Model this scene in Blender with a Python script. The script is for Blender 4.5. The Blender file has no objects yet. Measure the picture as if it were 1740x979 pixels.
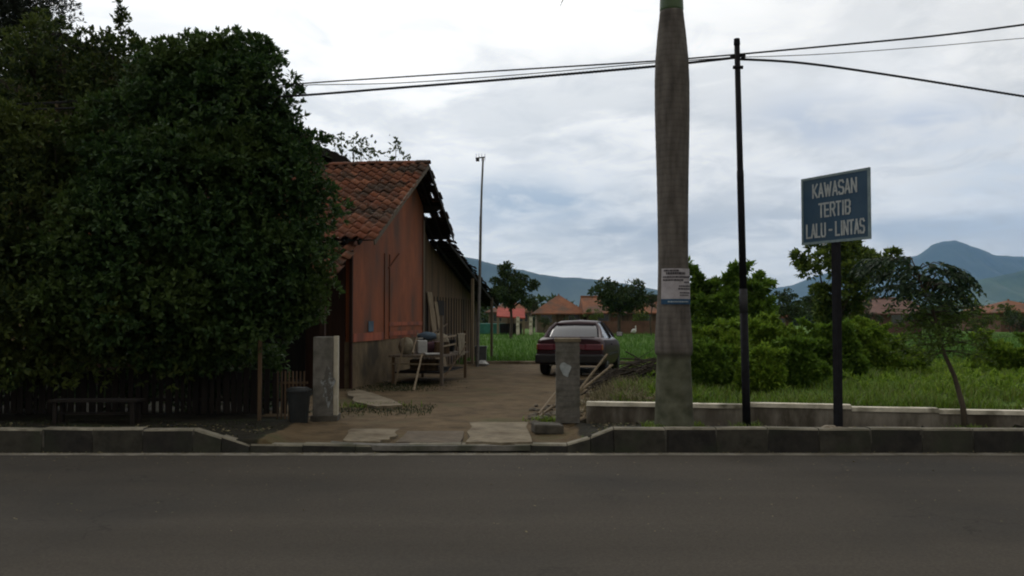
import bpy, math, random
import numpy as np
from mathutils import Vector, Matrix, Euler
R = math.radians
rng = np.random.default_rng(7)
random.seed(7)
scene = bpy.context.scene
COL = scene.collection

# ------------------------------------------------------------------ camera
F = 1500.0; W0, H0 = 1740.0, 979.0
PITCH = R(1.93); CAMZ = 1.5
def ray(px, py):
    u = (px - W0/2)/F; v = (H0/2 - py)/F
    c, s = math.cos(PITCH), math.sin(PITCH)
    return u, c - v*s, s + v*c
def at(px, py, Y):                       # a photo direction at the true depth Y
    x, y, z = ray(px, py); t = Y/y
    return (x*t, Y, CAMZ + z*t)
def atz(px, py, z0):                     # a photo direction hitting the height z0
    x, y, z = ray(px, py); t = (z0-CAMZ)/z
    return (x*t, y*t, z0)

# ------------------------------------------------------------------ materials
def new_mat(name):
    m = bpy.data.materials.new(name); m.use_nodes = True
    return m, m.node_tree.nodes, m.node_tree.links
def col4(c): return (c[0], c[1], c[2], 1.0)
def mat(name, c1, c2=None, scale=4.0, rough=0.85, bump=0.0, bscale=None, metal=0.0, stretch=(1,1,1),
        c3=None, s3=0.7, spec=0.3, detail=6, lo=0.35, hi=0.65):
    """noise-mixed base colour, large blotches in c3, noise bump"""
    m, N, L = new_mat(name)
    b = N['Principled BSDF']; b.inputs['Roughness'].default_value = rough
    b.inputs['Metallic'].default_value = metal; b.inputs['Specular IOR Level'].default_value = spec
    tc = N.new('ShaderNodeTexCoord'); mp = N.new('ShaderNodeMapping'); mp.inputs['Scale'].default_value = stretch
    L.new(tc.outputs['Object'], mp.inputs[0])
    if c2 is None: b.inputs['Base Color'].default_value = col4(c1)
    else:
        n = N.new('ShaderNodeTexNoise'); n.inputs['Scale'].default_value = scale; n.inputs['Detail'].default_value = detail
        n.inputs['Roughness'].default_value = .65
        L.new(mp.outputs[0], n.inputs['Vector'])
        r = N.new('ShaderNodeValToRGB'); e = r.color_ramp.elements
        e[0].position = lo; e[1].position = hi; e[0].color = col4(c1); e[1].color = col4(c2)
        L.new(n.outputs[0], r.inputs[0]); out = r.outputs[0]
        if c3 is not None:
            n3 = N.new('ShaderNodeTexNoise'); n3.inputs['Scale'].default_value = s3; n3.inputs['Detail'].default_value = 5
            L.new(mp.outputs[0], n3.inputs['Vector'])
            r3 = N.new('ShaderNodeValToRGB'); r3.color_ramp.elements[0].position = .48; r3.color_ramp.elements[1].position = .66
            L.new(n3.outputs[0], r3.inputs[0])
            mx = N.new('ShaderNodeMixRGB'); mx.inputs[2].default_value = col4(c3)
            L.new(r3.outputs[0], mx.inputs[0]); L.new(out, mx.inputs[1]); out = mx.outputs[0]
        L.new(out, b.inputs['Base Color'])
    if bump:
        nb = N.new('ShaderNodeTexNoise'); nb.inputs['Scale'].default_value = bscale or scale*3; nb.inputs['Detail'].default_value = 5
        L.new(mp.outputs[0], nb.inputs['Vector'])
        bp = N.new('ShaderNodeBump'); bp.inputs['Strength'].default_value = bump; bp.inputs['Distance'].default_value = .02
        L.new(nb.outputs[0], bp.inputs['Height']); L.new(bp.outputs[0], b.inputs['Normal'])
    return m
def leaf_mat(name, cols, rough=.5, trans=.25, spec=.35, big=None):
    """each leaf (mesh island) takes its own tone"""
    m, N, L = new_mat(name)
    b = N['Principled BSDF']; b.inputs['Roughness'].default_value = rough; b.inputs['Specular IOR Level'].default_value = spec
    g = N.new('ShaderNodeNewGeometry'); r = N.new('ShaderNodeValToRGB')
    e = r.color_ramp.elements
    e[0].position = 0; e[0].color = col4(cols[0]); e[1].position = 1; e[1].color = col4(cols[-1])
    for i, c in enumerate(cols[1:-1]):
        k = e.new((i+1)/(len(cols)-1)); k.color = col4(c)
    L.new(g.outputs['Random Per Island'], r.inputs[0]); out = r.outputs[0]
    if big:
        tc = N.new('ShaderNodeTexCoord'); n = N.new('ShaderNodeTexNoise'); n.inputs['Scale'].default_value = big[1]
        n.inputs['Detail'].default_value = 3; L.new(tc.outputs['Object'], n.inputs['Vector'])
        rr = N.new('ShaderNodeValToRGB'); rr.color_ramp.elements[0].position = .5; rr.color_ramp.elements[1].position = .62
        L.new(n.outputs[0], rr.inputs[0]); mx = N.new('ShaderNodeMixRGB'); mx.inputs[2].default_value = col4(big[0])
        mu = N.new('ShaderNodeMath'); mu.operation = 'MULTIPLY'; mu.inputs[1].default_value = .8
        L.new(rr.outputs[0], mu.inputs[0]); L.new(mu.outputs[0], mx.inputs[0]); L.new(out, mx.inputs[1]); out = mx.outputs[0]
    L.new(out, b.inputs['Base Color'])
    if trans:
        t = N.new('ShaderNodeBsdfTranslucent'); L.new(out, t.inputs['Color'])
        ms = N.new('ShaderNodeMixShader'); ms.inputs[0].default_value = trans
        L.new(b.outputs[0], ms.inputs[1]); L.new(t.outputs[0], ms.inputs[2])
        L.new(ms.outputs[0], N['Material Output'].inputs['Surface'])
    return m
def glass_mat(name, c, rough=.08):
    m, N, L = new_mat(name); b = N['Principled BSDF']
    b.inputs['Base Color'].default_value = col4(c); b.inputs['Roughness'].default_value = rough
    b.inputs['Specular IOR Level'].default_value = .9
    return m

M = {}
M['asphalt'] = mat('asphalt', (.044,.038,.030), (.059,.052,.042), 60, .95, .25, 220, c3=(.038,.035,.030), s3=.35, spec=.12)
M['edge_line'] = mat('edge_line', (.10,.09,.07), (.24,.22,.18), 6, .9, .1, c3=(.09,.08,.06), s3=2.2)
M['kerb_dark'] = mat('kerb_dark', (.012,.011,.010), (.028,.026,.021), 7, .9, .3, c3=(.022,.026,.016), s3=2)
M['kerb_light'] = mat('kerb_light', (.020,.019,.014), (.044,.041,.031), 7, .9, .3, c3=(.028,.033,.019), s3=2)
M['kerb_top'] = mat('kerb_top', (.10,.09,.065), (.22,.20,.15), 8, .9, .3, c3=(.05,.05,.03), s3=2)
M['kerb_joint'] = mat('kerb_joint', (.035,.033,.026), (.085,.08,.065), 12, .9, .2)
M['wall_conc'] = mat('wall_conc', (.070,.060,.044), (.27,.245,.20), 3.5, .95, .3, c3=(.05,.04,.028), s3=1.8, stretch=(1,1,.35))
M['wall_cap'] = mat('wall_cap', (.46,.42,.32), (.70,.65,.53), 5, .9, .2, c3=(.14,.13,.09), s3=3)
M['concrete'] = mat('concrete', (.085,.08,.068), (.17,.16,.14), 6, .95, .35, c3=(.06,.062,.045), s3=2.5)
M['concrete_pale'] = mat('concrete_pale', (.10,.080,.052), (.22,.185,.125), 5, .95, .6, c3=(.085,.062,.036), s3=2.6)
M['slab_brown'] = mat('slab_brown', (.060,.046,.030), (.12,.095,.065), 5, .95, .6, c3=(.075,.055,.033), s3=2.2)
M['concrete_dark'] = mat('concrete_dark', (.04,.036,.028), (.09,.082,.065), 6, .95, .3)
M['splotch'] = mat('splotch', (.22,.25,.25), (.34,.37,.37), 12, .8)
M['scuff'] = mat('scuff', (.085,.08,.068), (.24,.26,.26), 11, .9, .1, lo=.48, hi=.60)
M['white_strip'] = mat('white_strip', (.36,.33,.25), (.48,.45,.36), 8, .8, .1)
M['plaster'] = mat('plaster', (.090,.064,.034), (.165,.122,.068), 2.5, .95, .25, c3=(.045,.035,.02), s3=1.0)
M['orange'] = mat('orange', (.155,.042,.013), (.26,.070,.020), 2.2, .75, .12, c3=(.095,.036,.018), s3=1.1, stretch=(1,1.3,.55))
M['orange_dark'] = mat('orange_dark', (.075,.026,.012), (.13,.042,.018), 4, .85)
M['orange_bright'] = mat('orange_bright', (.24,.058,.024), (.34,.085,.034), 4.0, .7, .1, c3=(.13,.04,.022), s3=1.2, stretch=(1,2,.4))
M['wood_brown'] = mat('wood_brown', (.070,.043,.022), (.13,.085,.047), 4, .9, .25, stretch=(4,4,.25), c3=(.03,.022,.014), s3=1.2)
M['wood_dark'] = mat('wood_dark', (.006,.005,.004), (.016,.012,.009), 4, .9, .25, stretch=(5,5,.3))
M['wood_red'] = mat('wood_red', (.024,.011,.007), (.045,.020,.012), 3, .9, .2, stretch=(4,4,.3))
M['wood_pale'] = mat('wood_pale', (.13,.10,.065), (.24,.19,.125), 5, .9, .2, stretch=(5,5,.3))
M['wood_grey'] = mat('wood_grey', (.07,.055,.04), (.14,.11,.08), 5, .9, .2, stretch=(5,5,.3))
M['tile'] = leaf_mat('tile', [(.050,.028,.018),(.125,.046,.024),(.175,.062,.030),(.10,.042,.024),(.21,.085,.045),(.075,.035,.022),(.16,.054,.028)], .85, 0, .2, big=((.045,.036,.026), 1.3))
M['tile_old'] = leaf_mat('tile_old', [(.05,.032,.024),(.085,.05,.034),(.12,.07,.045),(.06,.05,.04)], .9, 0, .2, big=((.045,.05,.03), 1))
M['tile_far'] = mat('tile_far', (.12,.045,.020), (.20,.076,.032), 2.0, .9, .2, c3=(.085,.05,.032), s3=.6)
M['tile_red'] = mat('tile_red', (.20,.032,.022), (.30,.055,.034), 1.5, .9, .1)
M['wall_tan'] = mat('wall_tan', (.11,.085,.058), (.17,.13,.092), .8, .9, .1, c3=(.10,.08,.06), s3=.3)
M['wall_brick'] = mat('wall_brick', (.085,.045,.030), (.15,.078,.052), 1.4, .9, .2, c3=(.10,.065,.045), s3=.35)
M['wall_pink'] = mat('wall_pink', (.085,.044,.034), (.14,.075,.058), 1.2, .9, .1, c3=(.12,.08,.06), s3=.3)
M['window_dark'] = glass_mat('window_dark', (.012,.014,.016), .2)
M['green_tarp'] = mat('green_tarp', (.02,.10,.075), (.035,.16,.12), 3, .7)
M['trunk'] = mat('trunk', (.035,.028,.02), (.075,.06,.042), 8, .95, .5, stretch=(1,1,.3))
M['twig'] = mat('twig', (.02,.016,.012), (.05,.04,.028), 8, .95, .3)
M['twig_dry'] = mat('twig_dry', (.05,.036,.024), (.12,.09,.06), 8, .95, .3)
M['leafA'] = leaf_mat('leafA', [(.016,.038,.012),(.026,.058,.016),(.038,.080,.020),(.058,.105,.024),(.020,.048,.015)], .55, .3, .2, big=((.060,.095,.020), .9))
M['leafB'] = leaf_mat('leafB', [(.016,.030,.010),(.028,.050,.014),(.048,.072,.018),(.085,.11,.024),(.022,.040,.013)], .6, .3, .15, big=((.085,.11,.022), .8))
M['leafC'] = leaf_mat('leafC', [(.014,.020,.011),(.022,.032,.016),(.032,.046,.022)], .55, .2, .25)
M['leafFar'] = leaf_mat('leafFar', [(.024,.044,.014),(.040,.066,.020),(.060,.090,.026),(.030,.05,.018)], .6, .25, .15)
M['leafOlive'] = leaf_mat('leafOlive', [(.032,.060,.014),(.065,.105,.020),(.14,.185,.028),(.04,.07,.016)], .6, .35, .15)
M['leafBush'] = leaf_mat('leafBush', [(.072,.135,.014),(.115,.20,.020),(.17,.27,.028),(.22,.31,.038),(.090,.155,.018)], .6, .35, .15)
M['leafBushD'] = leaf_mat('leafBushD', [(.052,.105,.014),(.090,.165,.020),(.145,.235,.028),(.070,.13,.018)], .6, .35, .15)
M['leafSap'] = leaf_mat('leafSap', [(.045,.080,.016),(.075,.125,.024),(.12,.18,.036)], .6, .35, .15)
M['leafUmb'] = leaf_mat('leafUmb', [(.010,.024,.012),(.018,.038,.018),(.032,.060,.026),(.055,.085,.045)], .6, .3, .15)
M['grassN'] = leaf_mat('grassN', [(.062,.115,.012),(.105,.185,.018),(.155,.245,.026),(.12,.135,.028),(.045,.08,.012)], .6, .3, .2)
M['grassV'] = leaf_mat('grassV', [(.010,.018,.007),(.020,.034,.010),(.034,.05,.016),(.04,.036,.02)], .7, .2, .15)
M['grassDry'] = leaf_mat('grassDry', [(.08,.07,.035),(.15,.125,.07),(.20,.17,.10),(.06,.075,.03)], .8, .2, .15)
M['rice'] = leaf_mat('rice', [(.040,.100,.010),(.058,.135,.015),(.075,.165,.020)], .6, .3, .2)
M['pole_black'] = mat('pole_black', (.007,.007,.009), (.015,.015,.018), 10, .8, .05, spec=.15)
M['pole_grey'] = mat('pole_grey', (.028,.028,.030), (.05,.05,.052), 10, .8, .05, spec=.15)
M['cable'] = mat('cable', (.012,.012,.013), rough=.7)
M['palm_trunk'] = None
M['crownshaft'] = mat('crownshaft', (.045,.080,.030), (.08,.13,.05), 3, .45, .05, stretch=(3,3,.3), spec=.4)
M['frond'] = leaf_mat('frond', [(.02,.045,.014),(.04,.075,.02),(.06,.10,.03)], .5, .25, .3)
M['paper'] = mat('paper', (.30,.28,.29), (.40,.38,.39), 12, .85)
M['paper_blue'] = mat('paper_blue', (.015,.05,.10), (.025,.075,.14), 12, .8)
M['ink'] = mat('ink', (.05,.045,.05), rough=.8)
M['ink_pale'] = mat('ink_pale', (.28,.33,.36), rough=.8)
M['sign_blue'] = mat('sign_blue', (.012,.045,.085), (.020,.062,.110), 5, .5, 0, c3=(.025,.058,.09), s3=2.5, spec=.4)
M['sign_text'] = mat('sign_text', (.26,.28,.28), (.42,.45,.44), 14, .6)
M['sign_frame'] = mat('sign_frame', (.12,.17,.18), (.20,.26,.27), 9, .6)
M['rock'] = mat('rock', (.15,.125,.09), (.30,.26,.20), 9, .95, .5)
M['rubble'] = mat('rubble', (.06,.05,.038), (.14,.12,.09), 9, .95, .5)
M['carpaint'] = mat('carpaint', (.022,.004,.007), (.030,.005,.009), 1.5, .38, 0, spec=.3)
M['carblack'] = mat('carblack', (.010,.010,.011), (.018,.017,.017), 8, .6)
M['carglass'] = glass_mat('carglass', (.018,.02,.024), .14); M['carglass'].node_tree.nodes['Principled BSDF'].inputs['Specular IOR Level'].default_value = .6
M['taillight'] = mat('taillight', (.085,.006,.016), (.12,.010,.022), 6, .25, spec=.6)
M['amber'] = mat('amber', (.30,.09,.02), rough=.3)
M['chrome'] = mat('chrome', (.45,.45,.45), rough=.25, metal=.9)
M['plate'] = mat('plate', (.02,.02,.02), (.04,.04,.04), 9, .6)
M['tyre'] = mat('tyre', (.010,.010,.010), (.02,.019,.018), 12, .9, .2)
M['rim'] = mat('rim', (.16,.16,.165), rough=.45, metal=.6)
M['plastic_dark'] = mat('plastic_dark', (.008,.010,.010), (.016,.018,.017), 8, .55)
M['plastic_white'] = mat('plastic_white', (.30,.30,.29), (.40,.40,.38), 8, .6)
M['plastic_grey'] = mat('plastic_grey', (.05,.055,.055), (.08,.085,.085), 8, .6)
M['cloth_purple'] = mat('cloth_purple', (.050,.022,.032), (.09,.045,.055), 6, .95, .3)
M['cloth_blue'] = mat('cloth_blue', (.05,.08,.11), (.09,.13,.17), 6, .95, .3)
M['sack'] = mat('sack', (.14,.12,.085), (.24,.21,.15), 9, .95, .4)
M['feather'] = mat('feather', (.62,.62,.60), (.72,.72,.70), 20, .8)
M['beak'] = mat('beak', (.30,.20,.04), rough=.6)
M['metal_pole'] = mat('metal_pole', (.10,.10,.095), (.18,.175,.165), 10, .6, metal=.3)
M['hill'] = mat('hill', (.020,.034,.022), (.040,.058,.034), .004, .95, 0, c3=(.05,.066,.035), s3=.0012)
M['hill_green'] = mat('hill_green', (.022,.044,.020), (.05,.085,.032), .008, .95, 0, c3=(.065,.09,.04), s3=.003)

m = M['asphalt']; N, L = m.node_tree.nodes, m.node_tree.links; b = N['Principled BSDF']; src = b.inputs['Base Color'].links[0].from_socket
tc = N.new('ShaderNodeTexCoord'); mp = N.new('ShaderNodeMapping'); mp.inputs['Scale'].default_value = (.12,1.3,1); L.new(tc.outputs['Object'], mp.inputs[0])
n1 = N.new('ShaderNodeTexNoise'); n1.inputs['Scale'].default_value = 1.1; n1.inputs['Detail'].default_value = 4; L.new(mp.outputs[0], n1.inputs['Vector'])
r1 = N.new('ShaderNodeMapRange'); r1.inputs[1].default_value=.3; r1.inputs[2].default_value=.7; r1.inputs[3].default_value=.86; r1.inputs[4].default_value=1.10; L.new(n1.outputs[0], r1.inputs[0])
n2 = N.new('ShaderNodeTexVoronoi'); n2.inputs['Scale'].default_value = 38; L.new(tc.outputs['Object'], n2.inputs['Vector'])
r2_ = N.new('ShaderNodeMapRange'); r2_.inputs[1].default_value=.0; r2_.inputs[2].default_value=.75; r2_.inputs[3].default_value=1.14; r2_.inputs[4].default_value=.92; L.new(n2.outputs['Distance'], r2_.inputs[0])
mu = N.new('ShaderNodeMath'); mu.operation='MULTIPLY'; L.new(r1.outputs[0], mu.inputs[0]); L.new(r2_.outputs[0], mu.inputs[1])
sc_ = N.new('ShaderNodeVectorMath'); sc_.operation='SCALE'; L.new(src, sc_.inputs[0]); L.new(mu.outputs[0], sc_.inputs['Scale'])
vd = N.new('ShaderNodeTexVoronoi'); vd.feature='DISTANCE_TO_EDGE'; vd.inputs['Scale'].default_value=.55; nd = N.new('ShaderNodeTexNoise'); nd.inputs['Scale'].default_value=2; nd.inputs['Detail'].default_value=6
L.new(tc.outputs['Object'], nd.inputs['Vector']); ad_ = N.new('ShaderNodeVectorMath'); ad_.operation='ADD'; L.new(tc.outputs['Object'], ad_.inputs[0]); L.new(nd.outputs['Color'], ad_.inputs[1]); L.new(ad_.outputs[0], vd.inputs['Vector'])
rc = N.new('ShaderNodeMapRange'); rc.inputs[1].default_value=.002; rc.inputs[2].default_value=.008; rc.inputs[3].default_value=.72; rc.inputs[4].default_value=1; L.new(vd.outputs[0], rc.inputs[0])
n5 = N.new('ShaderNodeTexNoise'); n5.inputs['Scale'].default_value=.35; L.new(tc.outputs['Object'], n5.inputs['Vector']); r5 = N.new('ShaderNodeMapRange'); r5.inputs[1].default_value=.5; r5.inputs[2].default_value=.58; L.new(n5.outputs[0], r5.inputs[0])
mc = N.new('ShaderNodeMixRGB'); mc.inputs[1].default_value=(1,1,1,1); L.new(r5.outputs[0], mc.inputs[0]); L.new(rc.outputs[0], mc.inputs[2])
ml = N.new('ShaderNodeMixRGB'); ml.blend_type='MULTIPLY'; ml.inputs[0].default_value=1; L.new(sc_.outputs[0], ml.inputs[1]); L.new(mc.outputs[0], ml.inputs[2]); L.new(ml.outputs[0], b.inputs['Base Color'])
# palm trunk: grey brown with ring scars and lichen
m, N, L = new_mat('palm_trunk'); b = N['Principled BSDF']; b.inputs['Roughness'].default_value = .9
b.inputs['Specular IOR Level'].default_value = .2
tc = N.new('ShaderNodeTexCoord')
wv = N.new('ShaderNodeTexWave'); wv.wave_type = 'BANDS'; wv.bands_direction = 'Z'; wv.inputs['Scale'].default_value = 4.4
wv.inputs['Distortion'].default_value = 2.5; wv.inputs['Detail'].default_value = 3; wv.inputs['Detail Scale'].default_value = 3.5
L.new(tc.outputs['Object'], wv.inputs['Vector'])
ns = N.new('ShaderNodeTexNoise'); ns.inputs['Scale'].default_value = 5; ns.inputs['Detail'].default_value = 7
mp = N.new('ShaderNodeMapping'); mp.inputs['Scale'].default_value = (2.2,2.2,.5); L.new(tc.outputs['Object'], mp.inputs[0]); L.new(mp.outputs[0], ns.inputs['Vector'])
r1 = N.new('ShaderNodeValToRGB'); r1.color_ramp.elements[0].position=.32; r1.color_ramp.elements[1].position=.70
r1.color_ramp.elements[0].color=(.068,.060,.052,1); r1.color_ramp.elements[1].color=(.150,.135,.117,1); L.new(ns.outputs[0], r1.inputs[0])
r2 = N.new('ShaderNodeValToRGB'); r2.color_ramp.elements[0].position=.0; r2.color_ramp.elements[1].position=.30
r2.color_ramp.elements[0].color=(.55,.55,.55,1); r2.color_ramp.elements[1].color=(1,1,1,1); L.new(wv.outputs[0], r2.inputs[0])
mx = N.new('ShaderNodeMixRGB'); mx.blend_type='MULTIPLY'; mx.inputs[0].default_value=.30
L.new(r1.outputs[0], mx.inputs[1]); L.new(r2.outputs[0], mx.inputs[2])
sx = N.new('ShaderNodeSeparateXYZ'); L.new(tc.outputs['Object'], sx.inputs[0])
mr = N.new('ShaderNodeMapRange'); mr.inputs[1].default_value=.98; mr.inputs[2].default_value=.86; L.new(sx.outputs[2], mr.inputs[0])
n2 = N.new('ShaderNodeTexNoise'); n2.inputs['Scale'].default_value=6; n2.inputs['Detail'].default_value=6; L.new(tc.outputs['Object'], n2.inputs['Vector'])
r3 = N.new('ShaderNodeValToRGB'); r3.color_ramp.elements[0].position=.35; r3.color_ramp.elements[1].position=.7
r3.color_ramp.elements[0].color=(.055,.058,.036,1); r3.color_ramp.elements[1].color=(.125,.128,.090,1); L.new(n2.outputs[0], r3.inputs[0])
m3 = N.new('ShaderNodeMixRGB'); L.new(mr.outputs[0], m3.inputs[0]); L.new(mx.outputs[0], m3.inputs[1]); L.new(r3.outputs[0], m3.inputs[2])
L.new(m3.outputs[0], b.inputs['Base Color'])
bp = N.new('ShaderNodeBump'); bp.inputs['Strength'].default_value=.12; bp.inputs['Distance'].default_value=.008
L.new(wv.outputs[0], bp.inputs['Height']); L.new(bp.outputs[0], b.inputs['Normal'])
M['palm_trunk'] = m

# ------------------------------------------------------------------ mesh helpers
class MB:
    def __init__(s): s.v = []; s.f = []; s.m = []; s.mi = 0
    def add(s, vs, fs):
        o = len(s.v); s.v.extend([tuple(map(float, p)) for p in vs]); s.f.extend([tuple(i+o for i in f) for f in fs]); s.m.extend([s.mi]*len(fs)); return s
    def box(s, c, size, rot=(0,0,0), taper=1.0):
        hx, hy, hz = size[0]/2, size[1]/2, size[2]/2
        R3 = Euler(rot).to_matrix(); c = Vector(c); vs = []
        for z, k in ((-hz,1), (hz,taper)):
            for x, y in ((-hx,-hy),(hx,-hy),(hx,hy),(-hx,hy)): vs.append(c + R3 @ Vector((x*k, y*k, z)))
        return s.add(vs, [(3,2,1,0),(4,5,6,7),(0,1,5,4),(1,2,6,5),(2,3,7,6),(3,0,4,7)])
    def bar(s, a, b, w, h=None):                 # a beam from a to b
        a, b = Vector(a), Vector(b); h = h or w; d = (b-a); ln = d.length
        q = d.to_track_quat('Z', 'Y').to_matrix(); c = (a+b)/2; vs = []
        for z in (-ln/2, ln/2):
            for x, y in ((-w/2,-h/2),(w/2,-h/2),(w/2,h/2),(-w/2,h/2)): vs.append(c + q @ Vector((x,y,z)))
        return s.add(vs, [(3,2,1,0),(4,5,6,7),(0,1,5,4),(1,2,6,5),(2,3,7,6),(3,0,4,7)])
    def tube(s, pts, rad, n=8, cap=True):
        pts = [Vector(p) for p in pts]; vs = []; fs = []
        if not hasattr(rad, '__len__'): rad = [rad]*len(pts)
        up = Vector((0.13,1,0.07)).normalized()
        for i, p in enumerate(pts):
            d = (pts[min(i+1,len(pts)-1)] - pts[max(i-1,0)]).normalized()
            a = d.cross(up)
            if a.length < .05: a = d.cross(Vector((1,0,0)))
            a.normalize(); b_ = d.cross(a)
            for k in range(n):
                t = 2*math.pi*k/n; vs.append(p + (a*math.cos(t) + b_*math.sin(t))*rad[i])
        for i in range(len(pts)-1):
            for k in range(n):
                k2 = (k+1) % n; fs.append((i*n+k, i*n+k2, (i+1)*n+k2, (i+1)*n+k))
        if cap: fs.append(tuple(range(n-1,-1,-1))); fs.append(tuple((len(pts)-1)*n+k for k in range(n)))
        return s.add(vs, fs)
    def lathe(s, prof, c=(0,0,0), n=24, cap=True):   # prof [(r,z)]
        vs = []; fs = []
        for r, z in prof:
            for k in range(n):
                t = 2*math.pi*k/n; vs.append((c[0]+r*math.cos(t), c[1]+r*math.sin(t), c[2]+z))
        for i in range(len(prof)-1):
            for k in range(n):
                k2 = (k+1) % n; fs.append((i*n+k, i*n+k2, (i+1)*n+k2, (i+1)*n+k))
        if cap: fs.append(tuple(range(n-1,-1,-1))); fs.append(tuple((len(prof)-1)*n+k for k in range(n)))
        return s.add(vs, fs)
    def blob(s, c, r, seed=0, n=10, rough=.2):
        rr = random.Random(seed); vs = []; fs = []
        for i in range(n+1):
            th = math.pi*i/n
            for k in range(2*n):
                ph = math.pi*k/n; q = 1+rough*(rr.random()-.5)*math.sin(th)
                vs.append((c[0]+r[0]*q*math.sin(th)*math.cos(ph), c[1]+r[1]*q*math.sin(th)*math.sin(ph), c[2]+r[2]*q*math.cos(th)))
        for i in range(n):
            for k in range(2*n):
                k2 = (k+1) % (2*n); fs.append((i*2*n+k, (i+1)*2*n+k, (i+1)*2*n+k2, i*2*n+k2))
        return s.add(vs, fs)
    def prism(s, poly, h0, h1, axis='z'):            # polygon (a,b) extruded along an axis
        n = len(poly); vs = []
        for h in (h0, h1):
            for a, b_ in poly: vs.append({'z':(a,b_,h), 'y':(a,h,b_), 'x':(h,a,b_)}[axis])
        fs = [tuple(range(n-1,-1,-1)), tuple(range(n,2*n))] + [(i,(i+1)%n,n+(i+1)%n,n+i) for i in range(n)]
        return s.add(vs, fs)
    def build(s, name, mats, parent=None, smooth=False, bevel=0):
        me = bpy.data.meshes.new(name); me.from_pydata(s.v, [], s.f)
        if not isinstance(mats, (list, tuple)): mats = [mats]
        for mm in mats: me.materials.append(mm)
        if len(mats) > 1: me.polygons.foreach_set('material_index', s.m)
        if smooth: me.polygons.foreach_set('use_smooth', [True]*len(me.polygons))
        me.update()
        o = bpy.data.objects.new(name, me); COL.objects.link(o)
        if parent: o.parent = parent
        if bevel:
            bv = o.modifiers.new('bevel', 'BEVEL'); bv.width = bevel; bv.segments = 2; bv.limit_method = 'ANGLE'
        return o
def np_mesh(name, V, Fc, material, parent=None, smooth=False):
    """V (n,3), Fc (m,k) all faces with k corners"""
    me = bpy.data.meshes.new(name); k = Fc.shape[1]
    me.vertices.add(len(V)); me.vertices.foreach_set('co', np.ascontiguousarray(V, dtype=np.float32).ravel())
    me.loops.add(Fc.size); me.loops.foreach_set('vertex_index', np.ascontiguousarray(Fc, dtype=np.int32).ravel())
    me.polygons.add(len(Fc)); me.polygons.foreach_set('loop_start', np.arange(0, Fc.size, k, dtype=np.int32))
    me.polygons.foreach_set('loop_total', np.full(len(Fc), k, dtype=np.int32))
    if smooth: me.polygons.foreach_set('use_smooth', np.ones(len(Fc), dtype=bool))
    me.materials.append(material); me.update(calc_edges=True)
    o = bpy.data.objects.new(name, me); COL.objects.link(o)
    if parent: o.parent = parent
    return o
def tag(o, label, cat, group=None, kind=None):
    if label: o['label'] = label
    if cat: o['category'] = cat
    if group: o['group'] = group
    if kind: o['kind'] = kind
    return o
def thing(name, label, cat, loc=(0,0,0), rz=0.0, group=None):
    o = bpy.data.objects.new(name, None); COL.objects.link(o); o.empty_display_size = .1
    o.location = loc; o.rotation_euler = (0,0,rz)
    return tag(o, label, cat, group)
def struct(o): o['kind'] = 'structure'; return o
def copy_tree(o, parent=None):
    c = o.copy(); COL.objects.link(c); c.parent = parent
    for ch in list(o.children): copy_tree(ch, c)
    return c
def unit(a): return a/np.maximum(np.linalg.norm(a, axis=1, keepdims=True), 1e-9)
def leaf_geo(P, D, Ln, Wd, fold=.25, r=rng, nrm=None):
    n = len(P); S = unit(np.cross(D, unit(r.normal(size=(n,3))) if nrm is None else unit(nrm + r.normal(size=(n,3))*.28))); Nn = np.cross(S, D)
    Ln = np.broadcast_to(Ln, (n,))[:,None]; Wd = np.broadcast_to(Wd, (n,))[:,None]
    mid = P + D*Ln*.48 + Nn*Wd*fold
    V = np.stack([P, mid + S*Wd*.5, P + D*Ln, mid - S*Wd*.5], 1).reshape(-1,3)
    b_ = np.arange(n)[:,None]*4
    Fc = np.concatenate([b_ + np.array([0,1,2]), b_ + np.array([0,2,3])], 0)
    return V, Fc
def lump(U, s):                                      # smooth bumpiness on a direction
    return (np.sin(U[:,0]*5+s)+np.sin(U[:,1]*6+2*s)+np.sin(U[:,2]*5.5+3*s)+np.sin((U[:,0]+U[:,2])*11+s))*.25
def crown_pts(blobs, n, r, inner=.3, zmin=None, thick=.13):
    B = np.array(blobs, dtype=float); w = (B[:,3]*B[:,5]); w /= w.sum()
    k = r.choice(len(B), n, p=w); U = unit(r.normal(size=(n,3)))
    rad = np.where(r.random(n) < inner, r.uniform(.3,.9,n), 1-np.abs(r.normal(size=n))*thick)
    q = 1 + .16*np.array([lump(U[i:i+1], k[i]*1.7)[0] for i in range(n)]) if n < 3000 else 1 + .16*lump(U, 1.0) + .0
    out = U*rad[:,None]*B[k][:,3:6]*np.reshape(q, (-1,1)) + B[k][:,0:3]
    if zmin is not None:
        keep = out[:,2] > zmin; out, U = out[keep], U[keep]
    return out, U
def clump_pts(blobs, n, r, nc, cr, zmin=None):
    C_, UC = crown_pts(blobs, nc, r, .12, zmin); k = r.integers(0, len(C_), n); U = unit(r.normal(size=(n,3))+np.array([0,0,.35])+UC[k]*.5)
    rad = np.where(r.random(n) < .8, r.uniform(.75,1.0,n), r.uniform(.1,.7,n)); sz = cr*(.6+.8*((k*7919) % 97)/97.)
    P = C_[k] + U*(rad*sz)[:,None]*np.array([1.15,1.15,.8]); m_ = P[:,2] > (zmin if zmin is not None else -9); return P[m_], U[m_]
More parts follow.
